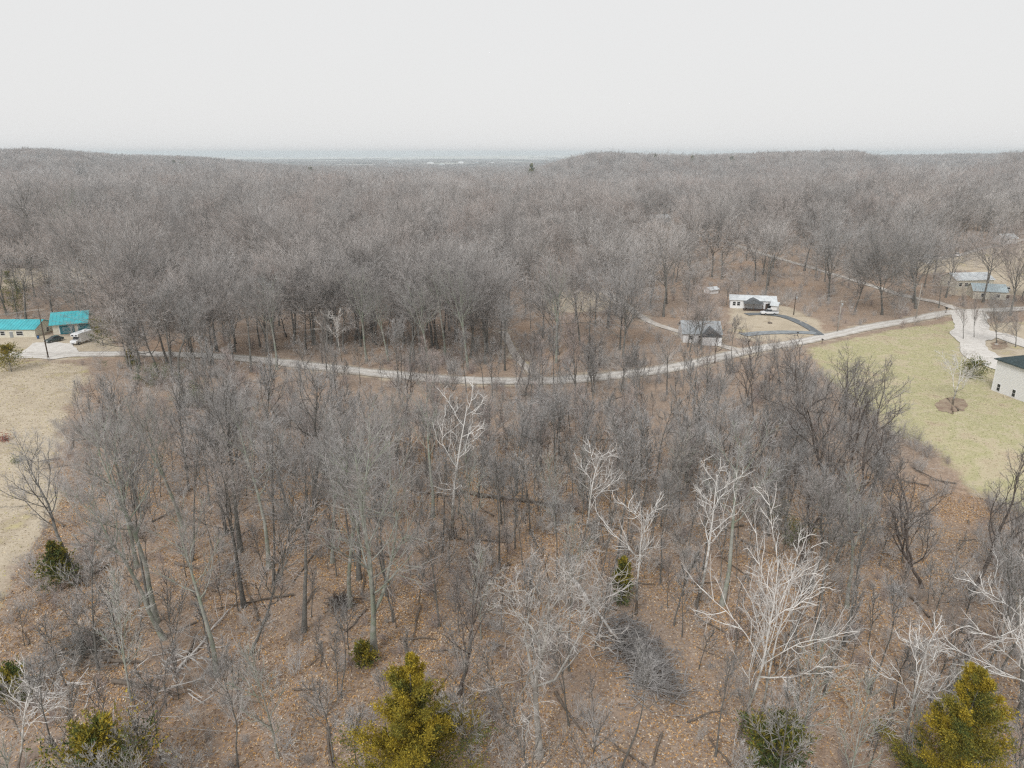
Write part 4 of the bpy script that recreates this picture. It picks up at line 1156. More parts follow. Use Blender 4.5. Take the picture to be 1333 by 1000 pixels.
kp = np.array([not in_the_way(float(a_), float(b_), float(h_) * 8.5, 1.5) for (a_, b_), h_ in zip(q, hh_)]); q, hh_ = q[kp], hh_[kp]; n = len(q)
instancer('sapling_growth', PS, q[:, 0], q[:, 1], rng.integers(0, 4, n), np.column_stack([hh_, hh_, hh_]), np.column_stack([rng.normal(0, .08, n), rng.normal(0, .08, n), rng.uniform(0, 6.28, n)]),
          'thin leafless saplings filling the wood between the taller trees', 0.0)
def stick(px_, py_, seed, L_, label):
    b = at(px_, py_); g = np.random.default_rng(seed); K = 6
    P = np.column_stack([np.linspace(0, L_, K), np.cumsum(g.normal(0, .12, K)), np.full(K, .14)])[None]; R_ = np.linspace(.11, .03, K)[None]
    P2_, R2_ = sprout(P, R_, g, 5, .4, 1, (.4, .9), 0, 3, .02, .15, .5, .02, .012, .4, lens=L_ * .35)
    v, qd = gather([(P, R_, 5), (P2_, R2_, 3)]); o = link_mesh('fallen_branch', np_mesh('fallen_branch', v, [qd], [M['rot']]), None, (b.x, b.y, b.z)); tag(o, label, 'branch', 'fallen branches'); return o
PK = [stick(560, 850, 611, 4, 'fallen grey branch right above the golden cedar'), stick(900, 760, 612, 6, 'long fallen branch left of the slim leaning sycamore'), stick(380, 900, 613, 3, 'short fallen branch left of the golden cedar')]
q = scatter(45, 150, 6.0); ex = excl(q[:, 0], q[:, 1], 2.0); q = q[~ex & (rng.random(len(q)) < .6)]; n = len(q); w_ = rng.uniform(.5, 1.5, n)
instancer('deadwood', PK, q[:, 0], q[:, 1], rng.integers(0, 3, n), np.column_stack([w_, w_, w_]), np.column_stack([np.zeros(n), rng.normal(0, .03, n), rng.uniform(0, 6.28, n)]), 'dead branches strewn over the leaf litter', 0.0)

n = 430000
rl = np.sqrt(rng.uniform(40**2, 130**2, n)); al = rng.uniform(-rad(42), rad(42), n)
lx, ly = rl * np.sin(al), rl * np.cos(al)
ok = ~(inside(W_LAWN, lx, ly) | inside(W_FIELD, lx, ly)) & (road_dist(lx, ly) > 0.3)
pat = np.sin(lx / 6.3) * np.cos(ly / 7.7 + 1) + 0.7 * np.sin(lx / 2.9 + ly / 3.7)
ok &= rng.random(n) < np.clip(0.6 + 0.4 * pat, 0.15, 1)
lx, ly = lx[ok], ly[ok]; n = len(lx)
lz = height(lx, ly) + rng.uniform(0.03, 0.10, n)
c = np.column_stack([lx, ly, lz]); ang_ = rng.uniform(0, 6.28, n); tl = rng.normal(0, 0.35, (n, 2)); sz = rng.uniform(0.07, 0.15, (n, 1))
a = np.column_stack([np.cos(ang_), np.sin(ang_), tl[:, 0]]) * sz; b_ = np.column_stack([-np.sin(ang_), np.cos(ang_), tl[:, 1]]) * sz * 0.75
Vv = np.stack([c - a, c - b_, c + a + b_ * 0.6], 1).reshape(-1, 3)
lm = np_mesh('leaf_litter', Vv, [np.arange(3 * n).reshape(-1, 3)], [M['leaf']], False)
pal = np.array([(0.54,0.33,0.15),(0.36,0.22,0.12),(0.58,0.44,0.29),(0.22,0.14,0.09),(0.62,0.55,0.47),(0.52,0.30,0.11)])
set_tone(lm, np.repeat(pal[rng.choice(6, n, p=[.26,.2,.17,.15,.1,.12])] * rng.uniform(0.8, 1.2, (n, 1)), 3, 0))
tag(link_mesh('leaf_litter', lm), kind='stuff', label='fallen orange and brown leaves on the woodland floor')

# tufts over the dry field and the lawn
def tufts(poly, n, label, pal, hh):
    lo, hi = poly.min(0), poly.max(0); lo = np.maximum(lo, [-160, 30]); hi = np.minimum(hi, [170, 240])
    p = rng.uniform(lo, hi, (n, 2)); p = p[sdist(poly, p[:, 0], p[:, 1]) < 0.6]; n = len(p)
    p = p[road_dist(p[:, 0], p[:, 1]) > 0.5]; n = len(p)
    c = np.column_stack([p, height(p[:, 0], p[:, 1])]); an = rng.uniform(0, 6.28, n); sd_ = np.column_stack([np.cos(an), np.sin(an), np.zeros(n)]) * rng.uniform(0.05, 0.16, (n, 1))
    up = np.column_stack([rng.normal(0, .1, (n, 2)), rng.uniform(0.4, 1, n) * hh])
    Vv = np.stack([c - sd_, c + sd_, c + up], 1).reshape(-1, 3)
    me = np_mesh('grass_tufts', Vv, [np.arange(3 * n).reshape(-1, 3)], [M['leaf']], False)
    pal = np.array(pal); set_tone(me, np.repeat(pal[rng.integers(0, len(pal), n)] * rng.uniform(0.8, 1.2, (n, 1)), 3, 0))
    tag(link_mesh('grass_tufts', me), kind='stuff', label=label)
tufts(W_FIELD, 60000, 'dry straw coloured grass tufts in the field', [(0.50,0.42,0.29),(0.42,0.35,0.24),(0.44,0.40,0.17),(0.56,0.49,0.36)], 0.14)
tufts(W_LAWN, 60000, 'patchy green and straw grass of the lawn', [(0.44,0.41,0.22),(0.54,0.48,0.32),(0.32,0.34,0.15),(0.56,0.50,0.36)], 0.10)

# ------------------------------------------------------------------ fallen wood
def log(p0, p1, r, label, name='fallen_log', m='rot', nb=5, seed=1, lift=0.15):
    a, b = at(*p0), at(*p1); g = np.random.default_rng(seed); K = 9
    P = np.array([[a.x*(1-t)+b.x*t, a.y*(1-t)+b.y*t, 0] for t in np.linspace(0, 1, K)]); P[:, :2] += np.cumsum(g.normal(0, .12, (K, 2)), 0)
    P[:, 2] = height(P[:, 0], P[:, 1]) + lift + r * 0.6
    R = np.linspace(r, r * 0.35, K)
    e = empty(name, tuple(P[0])); Pl = (P - P[0])[None]
    v, q = tubes(Pl, R[None], 8); link_mesh('trunk', np_mesh('trunk', v, [q], [M[m]]), e)
    P1_, R1_ = sprout(Pl, R[None], g, nb, 0.35, 1, (0.4, 0.9), 0, 5, 0.12, 0.2, 0.4, 0.03, 0.02, 0.4, lens=np.linalg.norm(P[-1] - P[0]) * 0.35)
    P2_, R2_ = sprout(P1_, R1_, g, 5, 0.2, 1, (0.4, 0.9), 0.5, 3, 0.05, 0.2, 0.6, 0.014, 0.01, 0.4)
    v, q = gather([(P1_, R1_, 5), (P2_, R2_, 3)]); link_mesh('branches', np_mesh('branches', v, [q], [M['pale' if m != 'rot' else 'bark']]), e)
    tag(e, label, 'log'); return e
log((612, 644), (748, 662), 0.35, 'long fallen log lying across the middle of the wood', seed=2)
log((742, 762), (806, 842), 0.30, 'fallen pale trunk sloping down towards the brush pile', m='pale', seed=3, nb=8, lift=0.9)
log((120, 858), (190, 872), 0.30, 'dark fallen trunk on the left of the wood, upper one', seed=4)
log((150, 888), (235, 905), 0.26, 'dark fallen trunk on the left of the wood, lower one', seed=5)
log((72, 852), (122, 866), 0.22, 'short fallen trunk nearest to the left edge', seed=6)
log((228, 735), (262, 742), 0.2, 'small fallen branch beside the mossy leaning trees', seed=7)
log((560, 452), (596, 458), 0.2, 'fallen trunk behind the road at the middle', seed=8)
log((230, 880), (300, 800), 0.16, 'pale fallen limb propped on the left among leaning trees', m='pale', seed=9, nb=7)
log((905, 445), (960, 452), 0.14, 'thin fallen trunk on the road verge', seed=10)
def pile(px_, py_, wpx, h, label, seed, n=420, m='dark', tw=0.03, axis=None):
    b = at(px_, py_); R_ = wpx / 2 * b.length / F_PX; R_ = wpx / 2 * math.hypot(b.length, CAM_H) / F_PX * 0.95
    g = np.random.default_rng(seed)
    c = np.column_stack([g.normal(0, 0.4, (n, 2)) * R_, np.zeros(n)]); rr = np.hypot(c[:, 0], c[:, 1]) / R_
    c[:, 2] = g.uniform(0, 1, n) * h * np.clip(1 - rr * 0.8, 0.05, 1)
    if axis is not None:
        ax_ = at(*axis) - b; c[:, :2] = c[:, :2] * 0.55 + g.uniform(-1, 1, (n, 1)) * np.array([[ax_.x, ax_.y]])
    d = unit(np.column_stack([g.normal(0.6, 0.7, n), g.normal(-0.3, 0.7, n), g.normal(0.12, 0.25, n)]))
    pts_ = [c - d * g.uniform(0.8, 2.2, (n, 1))]
    for k in range(4): d = unit(d + g.normal(0, .14, (n, 3))); pts_.append(pts_[-1] + d * g.uniform(0.5, 1.0, (n, 1)))
    P = np.stack(pts_, 1); P[..., 2] = np.maximum(P[..., 2], 0.05); R = np.linspace(tw, tw * .4, 5)[None] * g.uniform(.6, 1.8, (n, 1))
    P2_, R2_ = sprout(P, R, g, 6, .1, 1, (.4, .9), .35, 3, 0.02, .15, .6, .012, .01, .3)
    P2_[..., 2] = np.maximum(P2_[..., 2], 0.05)
    v, q = gather([(P, R, 5), (P2_, R2_, 3)])
    o = link_mesh('brush_pile', np_mesh('brush_pile', v, [q], [M[m]]), None, (b.x, b.y, b.z)); tag(o, label, 'brush pile'); return o
pile(838, 862, 150, 1.9, 'dark tangled pile of fallen branches and vines, lower centre right', 501, 400, 'darktwig', 0.04, axis=(868, 908))
pile(445, 785, 26, 0.8, 'small dark brush heap left of the largest tree', 502, 60)
pile(245, 880, 150, 3.0, 'pale tangle of dead limbs among the leaning trees, lower left', 515, 60, 'pale', 0.05)
pile(60, 905, 130, 3.0, 'pale grey tangle of dead branches in the lower left corner', 506, 46, 'pale', 0.045)
pile(120, 840, 90, 1.0, 'loose heap of dead branches on the left by the fallen trunks', 503, 150, 'bark')
pile(700, 520, 60, 1.5, 'loose dead branches beside the road bend', 504, 90, 'bark')

# ------------------------------------------------------------------ buildings
def frame_of(pa, pb):
    a, b = at(*pa), at(*pb); d = b - a
    return a, math.atan2(d.y, d.x), math.hypot(d.x, d.y)

def add_window(root, x, z, wd, hh, face_y=0.0, side=None, glass='glass', label=None):
    """window with a proud frame, cross bar and a pane; side = x of an end wall (then x runs along y)"""
    fr = MB(); t = 0.09; pn = MB()
    def bx(mb, a0, a1, z0, z1, d0, d1):
        if side is None: mb.box(a0, a1, face_y + d0, face_y + d1, z0, z1)
        else:
            s_ = 1 if side > 0.01 else -1
            mb.box(min(side - s_*d0, side - s_*d1), max(side - s_*d0, side - s_*d1), a0, a1, z0, z1)
    bx(fr, x - wd/2 - t, x - wd/2, z - t, z + hh + t, -0.07, 0.02); bx(fr, x + wd/2, x + wd/2 + t, z - t, z + hh + t, -0.07, 0.02)
    bx(fr, x - wd/2, x + wd/2, z - t, z, -0.07, 0.02); bx(fr, x - wd/2, x + wd/2, z + hh, z + hh + t, -0.07, 0.02)
    bx(fr, x - wd/2, x + wd/2, z + hh*0.5 - 0.03, z + hh*0.5 + 0.03, -0.06, 0.0)
    f = fr.build('window', M['trim'], root)
    bx(pn, x - wd/2, x + wd/2, z, z + hh, -0.035, -0.01); pn.build('pane', M[glass], f)

def gable_house(name, pa, pb, depth, eave, rise, wall, roof, label, cat='house', wins=(), doors=(), ends=(), over=0.4, group=None, chimney=False, ribs=True, length=None):
    a, rz, Ln = frame_of(pa, pb)
    if length: Ln = length
    e = empty(name, (a.x, a.y, a.z - 0.1), rz); tag(e, label, cat, group)
    w_ = MB(); prof = [(0, -0.6), (depth, -0.6), (depth, eave), (depth/2, eave + rise), (0, eave)]
    n_ = len(prof); vs_ = [(0, y, z) for y, z in prof] + [(Ln, y, z) for y, z in prof]
    w_.poly(vs_, [tuple(range(n_)), tuple(range(2*n_-1, n_-1, -1))] + [(i_, i_+n_, (i_+1)%n_+n_, (i_+1)%n_) for i_ in range(n_)])
    w_.build('wall', M[wall], e)
    sl = rise / (depth/2); th_ = 0.12
    for s_, nm in ((0, 'roof'), (1, 'roof')):
        y0, z0 = (-over, eave - sl*over + 0.03) if s_ == 0 else (depth + over, eave - sl*over + 0.03)
        y1, z1 = depth/2, eave + rise + 0.03
        rb = MB(); rb.poly([(-over, y0, z0), (Ln+over, y0, z0), (Ln+over, y1, z1), (-over, y1, z1), (-over, y0, z0+th_), (Ln+over, y0, z0+th_), (Ln+over, y1, z1+th_), (-over, y1, z1+th_)],
              [(0,3,2,1),(4,5,6,7),(0,1,5,4),(1,2,6,5),(2,3,7,6),(3,0,4,7)])
        ro = rb.build('roof', M[roof], e)
        if ribs:
            rm = MB(); k = int(Ln / 0.9)
            for i_ in range(k + 1):
                x_ = i_ * Ln / k
                rm.poly([(x_-.03, y0, z0+th_+.002), (x_+.03, y0, z0+th_+.002), (x_+.03, y1, z1+th_+.002), (x_-.03, y1, z1+th_+.002), (x_-.03, y0, z0+th_+.05), (x_+.03, y0, z0+th_+.05), (x_+.03, y1, z1+th_+.05), (x_-.03, y1, z1+th_+.05)],
                        [(0,3,2,1),(4,5,6,7),(0,1,5,4),(1,2,6,5),(2,3,7,6),(3,0,4,7)])
            so = rm.build('roof_seams', M[roof], ro); so['kind'] = 'stuff'
    for (x, z, wd, hh) in wins: add_window(e, x, z, wd, hh)
    for (x, wd, hh, mm) in doors:
        d_ = MB().box(x - wd/2, x + wd/2, -0.06, 0.02, -0.1, hh).build('door', M[mm], e, bevel=0.01)
        MB().box(x + wd*0.38, x + wd*0.42 + .03, -0.12, -0.062, 0.95, 1.05).build('handle', M['chrome'], d_)
        MB().box(x - wd/2 - .1, x + wd/2 + .1, -0.05, 0.02, hh + .002, hh + .12).build('door_frame', M['trim'], e)
    for (s_, yy, z, wd, hh) in ends: add_window(e, yy, z, wd, hh, side=(Ln if s_ else 0.0))
    if chimney: MB().box(Ln*.6, Ln*.6+.6, depth*.55, depth*.55+.6, eave, eave+rise+.9).build('chimney', M['stone'], e)
    return e, Ln
# left: white house and garage under teal metal roofs
gable_house('ranch_house', (-42, 441), (47, 439), 8.5, 2.9, 1.7, 'cream', 'teal', 'white ranch house with teal metal roof at the left edge',
            wins=[(15.0, 1.1, 1.8, 1.1), (7, 1.1, 1.2, 1.1), (10.2, 1.1, 1.2, 1.1)], doors=[(12.6, 0.95, 2.1, 'grey')], ends=[(1, 5.6, 1.0, 1.0, 1.1)])
ge, gl = gable_house('garage', (70, 436), (114, 433), 10, 3.2, 2.3, 'cream', 'teal', 'garage with teal metal roof and teal blue door', 'garage', over=0.7)
for x0, x1 in ((1.7, 5.4), (6.3, 9.4)):
    d_ = MB().box(x0, x1, -0.07, 0.02, -0.1, 2.6).build('garage_door', M['teal_dark'], ge)
    for k in range(4): MB().box(x0+.02, x1-.02, -0.10, -0.071, 0.02+k*.64, .60+k*.64).build('panel', M['teal_dark'], d_, bevel=0.01)
    MB().box(x0-.15, x0-.002, -0.06, 0.02, -.1, 2.75).build('door_frame', M['trim'], ge)
# white trailer house behind the asphalt drive
te, tl_ = gable_house('trailer_house', (950, 401), (1009, 404), 5.5, 3.0, 1.1, 'white', 'whiteroof', 'long white trailer house with white roof and dark gabled porch',
            wins=[(1.3, 1.1, 0.9, 1.2), (2.7, 1.1, 0.9, 1.2), (13.3, 1.0, 1.3, 1.3)], doors=[(11.8, 0.9, 2.05, 'brown')], ends=[(1, 2.6, 1.0, 1.0, 1.1)])
pr = MB(); pr.poly([(4.2, -3.4, 2.5), (7.2, -3.4, 4.0), (10.4, -3.4, 2.5), (4.2, 0.6, 2.5), (7.2, 0.6, 4.0), (10.4, 0.6, 2.5), (4.2, -3.4, 2.38), (10.4, -3.4, 2.38), (4.2, .6, 2.38), (10.4, .6, 2.38)],
        [(0,1,4,3),(1,2,5,4),(0,6,7,2,1),(3,4,5,9,8),(6,8,9,7),(0,3,8,6),(2,7,9,5)])
pr.build('porch_roof', M['shingle'], te)
for x_ in (4.5, 7.3, 10.1): MB().box(x_-.08, x_+.08, -3.2, -3.04, -0.3, 2.37).build('post', M['brown'], te)
MB().box(4.2, 13.2, -3.3, -0.1, -0.3, 0.25).build('deck', M['brown'], te)
MB().box(12.0, 12.9, -0.5, -0.1, -0.2, 2.2).build('shutter', M['black'], te)
MB().box(tl_-1.0, tl_-.25, -0.10, -0.062, 0.5, 2.9).build('shutter', M['slate'], te)
# pale roofed house close to the road
he, hl = gable_house('roadside_house', (889, 446), (938, 448), 10, 2.7, 2.4, 'white', 'greyroof', 'low house with pale blue-grey roof between trees beside the road',
            wins=[(2, 1, 1.2, 1.1), (7.6, 1, 1.2, 1.1)], doors=[(4.6, .95, 2.05, 'brown')], chimney=True)
pr = MB(); pr.prism([(4.5, 2.4), (10.2, 2.4), (7.35, 4.3)], -2.6, 3.5); pr.build('cross_gable', M['shingle'], he)
MB().box(4.8, 9.9, -2.4, -0.02, -0.4, 2.398).build('porch', M['white'], he)
# long white building on the right with two roof levels
gable_house('long_white_house', (1266, 389), (1309, 391), 9, 3.0, 1.9, 'cream', 'paleroof', 'long cream house with pale blue metal roof on the right',
            wins=[(3, 1, 1.1, 1.1), (7.5, 1, 1.1, 1.1)], ends=[(1, 2.5, 1.0, 1.0, 1.1), (1, 6.3, 1.0, 1.0, 1.1)], doors=[(10.5, .95, 2.05, 'brown')])
gable_house('white_roofed_barn', (1244, 376), (1292, 374), 9, 3.3, 2.0, 'cream', 'whiteroof', 'cream barn with white roof behind the long cream house', 'barn', wins=[(1.6, 1, 1.2, 1.2), (4, 1, 1.2, 1.2)], ends=[(0, 4, 1, 1.1, 1.2)])
# tall white house at the right edge with a dark hipped roof
a, rz, Ln = frame_of((1291, 508), (1350, 530))
e = empty('white_house', (a.x, a.y, a.z - 0.2), rz); tag(e, 'tall white sided house with dark hipped roof at the right edge', 'house')
Wd, Dp, Eh = 15.0, 12.0, 7.2
MB().box(0, Wd, 0, Dp, -0.8, Eh).build('wall', M['white'], e)
sm_ = MB()
for k in range(24): sm_.box(0.01, Wd-.01, -0.012, -0.004, -0.6 + k*0.32, -0.6 + k*0.32 + 0.2)
so = sm_.build('siding_laps', M['trim'], e); so['kind'] = 'stuff'
rb = MB(); o_ = 0.6
rb.poly([(-o_, -o_, Eh+.004), (Wd+o_, -o_, Eh+.004), (Wd+o_, Dp+o_, Eh+.004), (-o_, Dp+o_, Eh+.004), (-o_, -o_, Eh+.2), (Wd+o_, -o_, Eh+.2), (Wd+o_, Dp+o_, Eh+.2), (-o_, Dp+o_, Eh+.2), (6, 6, Eh+3.0), (9, 6, Eh+3.0)],
        [(3,2,1,0),(0,1,5,4),(1,2,6,5),(2,3,7,6),(3,0,4,7),(4,5,9,8),(5,6,9),(6,7,8,9),(7,4,8)]).build('roof', M['slate'], e)
for x_ in (1.6, 5.6, 9.6): add_window(e, x_, 0.6, 0.8, 1.5)
add_window(e, 3.0, 3.6, 0.9, 1.2, side=0.0)
MB().box(-0.1, 0.0-.002, -0.1, 0.1, -0.6, Eh).build('corner_board', M['trim'], e)
# small far houses half hidden in the woods
for nm, pa, pb, dp, ev, ri, wa, ro, lb in [
    ('green_house', (852, 290), (873, 289), 9, 3.2, 2.2, 'grey', 'whiteroof', 'grey green house with white roof far back by the picket fence'),
    ('hidden_house', (336, 380), (368, 379), 8, 2.8, 1.8, 'grey', 'teal', 'house with teal roof hidden among bare trees left of the middle'),
    ('dark_shed', (-8, 350), (54, 349), 8, 2.6, 1.6, 'brown', 'shingle', 'long dark shed at the left edge under tall trees'),
    ('blue_house', (229, 250), (241, 249), 9, 5, 2.5, 'grey', 'paleroof', 'small blue grey house far up in the left woods'),
    ('white_cottage', (390, 281), (396, 281), 6, 5, 2.5, 'white', 'whiteroof', 'tiny white cottage far back above the middle left'),
    ('white_cottage', (1178, 285), (1192, 284), 7, 4, 2.5, 'white', 'whiteroof', 'small white cottage far back on the right'),
    ('white_cottage', (1306, 318), (1324, 317), 7, 3, 2, 'white', 'whiteroof', 'white cottage among yard trees at the upper right edge'),
    ('yard_shed', (1203, 343), (1212, 343), 4, 2.6, 1.2, 'white', 'whiteroof', 'little white shed behind the great oaks'),
    ('yard_shed', (924, 383), (935, 382), 3, 1.6, 0.7, 'trim', 'whiteroof', 'small white canopy left of the trailer house'),
    ('yard_shed', (716, 396), (727, 395), 4, 2.6, 1.4, 'cream', 'shingle', 'tan shed in the small green clearing'),
    ('yard_shed', (1003, 406), (1011, 407), 2.4, 2.4, .8, 'trim', 'whiteroof', 'white shed right behind the white pickup'),
    ('yard_shed', (0, 296), (8, 296), 6, 4, 2, 'white', 'whiteroof', 'white roofed shed at the upper left edge')]:
    gable_house(nm, pa, pb, dp, ev, ri, wa, ro, lb, 'shed' if 'shed' in nm else 'house', wins=[(1.5, 1, .9, .9)] if dp > 5 else [], ribs=False)
# far off white and blue specks of a town
for k, (px_, py_, wpx, ht) in enumerate([(162,221,3,9),(168,221,2,8),(232,226,6,7),(268,223,4,9),(280,223,4,9),(292,222,3,8),(318,224,4,9),(424,222,3,9),(508,213,6,16),(560,213,9,16),(575,216,8,14),(600,212,6,16),(620,214,8,16),(641,213,5,14)]):
    b = at(px_, py_ + 1); wd = wpx * b.y / F_PX
    e = empty('far_building', (b.x, b.y, b.z)); 
    MB().box(-wd/2, wd/2, 0, wd*.6, -1, ht*.7).build('wall', M['white'], e); MB().prism([(-wd/2-.5, ht*.7+.01), (wd/2+.5, ht*.7+.01), (0, ht)], -.5, wd*.6+.5).build('roof', M['whiteroof' if k % 2 else 'paleroof'], e)
    tag(e, 'pale speck of a far building, ' + ['left of the twin pines','just right of the first speck','above the blue house','first of three over the left woods','second of three over the left woods','third of three over the left woods','right of those three','right of the lone dark pine','at the left of the far fields','wide one in the far fields','lower one in the far fields','behind the middle far field','in front of the right far field','at the foot of the far ridge'][k], 'building', 'far off buildings')
b = at(12, 212)
# ------------------------------------------------------------------ vehicles
def wheel(root, x, y, r=0.33, wd=0.22):
    pts_ = [(r*math.cos(t), r*math.sin(t)) for t in np.linspace(0, 2*math.pi, 17)[:-1]]
    t = MB().prism([(x+p[0], r+p[1]) for p in pts_], y-wd/2, y+wd/2).build('wheel', M['black'], root)
    s_ = -1 if y < 0 else 1
    MB().prism([(x+p[0]*.55, r+p[1]*.55) for p in pts_], y+s_*wd/2+(.004 if s_>0 else -.03), y+s_*wd/2+(.03 if s_>0 else -.004)).build('rim', M['chrome'], t)
def car(px_, py_, rz, paint, label, cat='car', kind='sedan', name='parked_car'):
    b = at(px_, py_); e = empty(name, (b.x, b.y, b.z + 0.14), rz); tag(e, label, cat)
    if kind == 'sedan':
        body = [(-2.3,.35),(-2.3,.75),(-2.2,.88),(-1.35,.95),(1.0,.95),(2.1,.80),(2.35,.62),(2.35,.32),(1.9,.25),(-1.9,.25)]
        cab = [(-1.75,.94),(-1.15,1.38),(0.25,1.42),(1.15,.94)]
    elif kind == 'pickup':
        body = [(-2.8,.45),(-2.8,1.1),(-.5,1.1),(1.2,1.1),(2.5,.98),(2.75,.7),(2.75,.4),(2.3,.35),(-2.4,.35)]
        cab = [(-.7,1.1),(-.55,1.75),(.6,1.8),(1.4,1.1)]
    else:
        body = [(-2.2,.4),(-2.2,1.0),(1.1,1.0),(2.1,.85),(2.3,.6),(2.25,.32),(-1.9,.3)]
        cab = [(-2.1,1.0),(-1.9,1.65),(.2,1.68),(1.15,1.0)]
    MB().prism(body, -.88, .88).build('body', M[paint], e, bevel=.06, smooth=True)
    g = MB(); n_ = len(cab); g.poly([(x, -.78 if z < 1.2 else -.62, z) for x, z in cab] + [(x, .78 if z < 1.2 else .62, z) for x, z in cab],
          [tuple(range(n_)), tuple(range(2*n_-1, n_-1, -1))] + [(i_, i_+n_, (i_+1)%n_+n_, (i_+1)%n_) for i_ in range(n_)])
    g.build('window_glass', M['glass'], e)
    MB().box(cab[1][0]-.02, cab[2][0]+.02, -.64, .64, cab[2][1]-.03, cab[2][1]+.05).build('roof', M[paint], e, bevel=.02)
    for x_ in (-1.4, 1.45):
        for y_ in (-.82, .82): wheel(e, x_, y_)
    xf = body[6][0] if kind != 'suv' else 2.3
    for y_ in (-.6, .6):
        MB().box(xf-.1, xf+.04, y_-.18, y_+.18, .55, .70).build('headlight', M['trim'], e)
        MB().box(body[0][0]-.03, body[0][0]+.08, y_-.16, y_+.16, .6, .74).build('taillight', M['carred'], e)
    if kind == 'pickup': MB().box(-2.7, -.75, -.75, .75, 1.101, 1.13).build('bed', M['black'], e)
    return e
car(71, 445, rad(-115), 'carpaint', 'dark green sedan parked on the gravel in front of the teal garage')
car(1001, 410, rad(180), 'carwhite', 'white pickup parked in front of the trailer house', 'pickup', 'pickup', 'parked_pickup')
for k, (px_, py_, c_, lb) in enumerate([(1213,336,'carsilver','silver car in the yard behind the great oaks, nearest the little shed'), (1245,334,'carwhite','white car in the far right yard, middle of the row'),
        (1318,316,'carsilver','silver car parked at the upper right edge'), (1305,380,'carwhite','white car just behind the long cream house')]):
    car(px_, py_, rad(20 + 50*k), c_, lb, kind='suv')
# motorhome
b = at(108, 446); e = empty('motorhome', (b.x, b.y, b.z + .12), rad(-100)); tag(e, 'white motorhome parked right of the teal garage door', 'motorhome')
MB().prism([(-3.2,.5),(-3.2,3.0),(1.6,3.0),(2.6,2.85),(2.6,2.15),(1.9,2.05),(1.9,.5)], -1.15, 1.15).build('body', M['carwhite'], e, bevel=.08)
MB().prism([(1.905,.5),(1.905,2.02),(2.35,1.3),(3.4,1.15),(3.5,.55)], -.95, .95).build('cab', M['carwhite'], e, bevel=.04)
MB().poly([(2.0,-.85,2.0),(2.0,.85,2.0),(2.47,.85,1.33),(2.47,-.85,1.33),(1.95,-.85,1.9),(1.95,.85,1.9),(2.4,.85,1.3),(2.4,-.85,1.3)],[(0,1,2,3),(7,6,5,4),(0,3,7,4),(1,5,6,2),(0,4,5,1),(3,2,6,7)]).build('windscreen', M['glass'], e)
for y_ in (-.55, .55): MB().box(2.602, 2.63, y_-.32, y_+.32, 2.3, 2.65).build('window', M['glass'], e); MB().box(3.44, 3.54, y_-.15, y_+.15, .75, .92).build('headlight', M['trim'], e)
for x_ in (-2.2, -.4): MB().box(x_-.45, x_+.45, -1.19, -1.155, 1.6, 2.3).build('window', M['glass'], e)
MB().box(-1.6, -.8, -.35, .35, 3.002, 3.25).build('roof_unit', M['trim'], e, bevel=.04)
for x_ in (-1.9, 2.5):
    for y_ in (-.95, .95): wheel(e, x_, y_, .38)
# odds and ends by the garage
b = at(50, 441); e = empty('barrel', (b.x, b.y, b.z)); tag(e, 'dark blue barrel beside the white ranch house corner', 'barrel')
MB().tube([(0,0,0),(0,0,.45),(0,0,.9)], [.28,.32,.28], 12).build('drum', M['carblue'], e, smooth=True); MB().tube([(0,0,.901),(0,0,.96)], .29, 12).build('lid', M['black'], e)
b = at(48, 436); e = empty('trash_cart', (b.x, b.y, b.z)); tag(e, 'black wheeled bin beside the ranch house wall', 'bin')
MB().prism([(-.3,.05),(.3,.05),(.38,1.0),(-.38,1.0)], -.3, .3).build('bin_body', M['black'], e, bevel=.02); MB().box(-.42, .42, -.36, .36, 1.002, 1.1).build('lid', M['black'], e)
# ------------------------------------------------------------------ poles, wires, mailbox, fence
def pole(px_, py_, h, label, m='pole', arm=True, box=False, rz=0.0):
    b = at(px_, py_); e = empty('utility_pole', (b.x, b.y, b.z), rz); tag(e, label, 'utility pole')
    MB().tube([(0,0,-.3),(0,0,h*.5),(0,0,h)], [.17,.15,.11], 8).build('post', M[m], e, smooth=True)
    if arm:
        MB().box(-1.3, 1.3, -.24, -.13, h-.65, h-.5).build('crossarm', M['palepole'], e)
        for x_ in (-1.15, -.4, .4, 1.15): MB().tube([(x_,-.185,h-.498),(x_,-.185,h-.42),(x_,-.185,h-.30)], [.03,.07,.04], 6).build('insulator', M['stone'], e)
        MB().tube([(-.8,-.185,h-.66),(0,-.16,h-1.3)], .03, 5).build('brace', M['chrome'], e)
    if box: MB().tube([(.35,-.05,h-1.9),(.35,-.05,h-1.0)], .22, 10).build('transformer', M['carsilver'], e, smooth=True)
    return Vector((b.x, b.y, b.z + h))
pA = pole(63, 466, 13.0, 'dark utility pole with crossarm in front of the teal roofed houses', rz=.3)
pB = pole(1090, 432, 9.5, 'utility pole with grey transformer by the asphalt drive', 'palepole', True, True, .2)
pC = pole(1192, 415, 11.5, 'tall pale utility pole beside the straight road', 'palepole', False)
pD = pole(1033, 410, 7.0, 'slim dark pole right of the trailer house', 'pole', False, True)
bb = at(1420, 400); pE = Vector((bb.x, bb.y, bb.z + 10))
pole(1420, 400, 10, 'utility pole past the right edge of the frame', 'palepole')
bb = at(-150, 466); pF = Vector((bb.x, bb.y, bb.z + 11)); pole(-150, 466, 11, 'utility pole past the left edge of the frame')
pG = pole(420, 474, 9.5, 'slim utility pole among the trees by the road', 'pole')
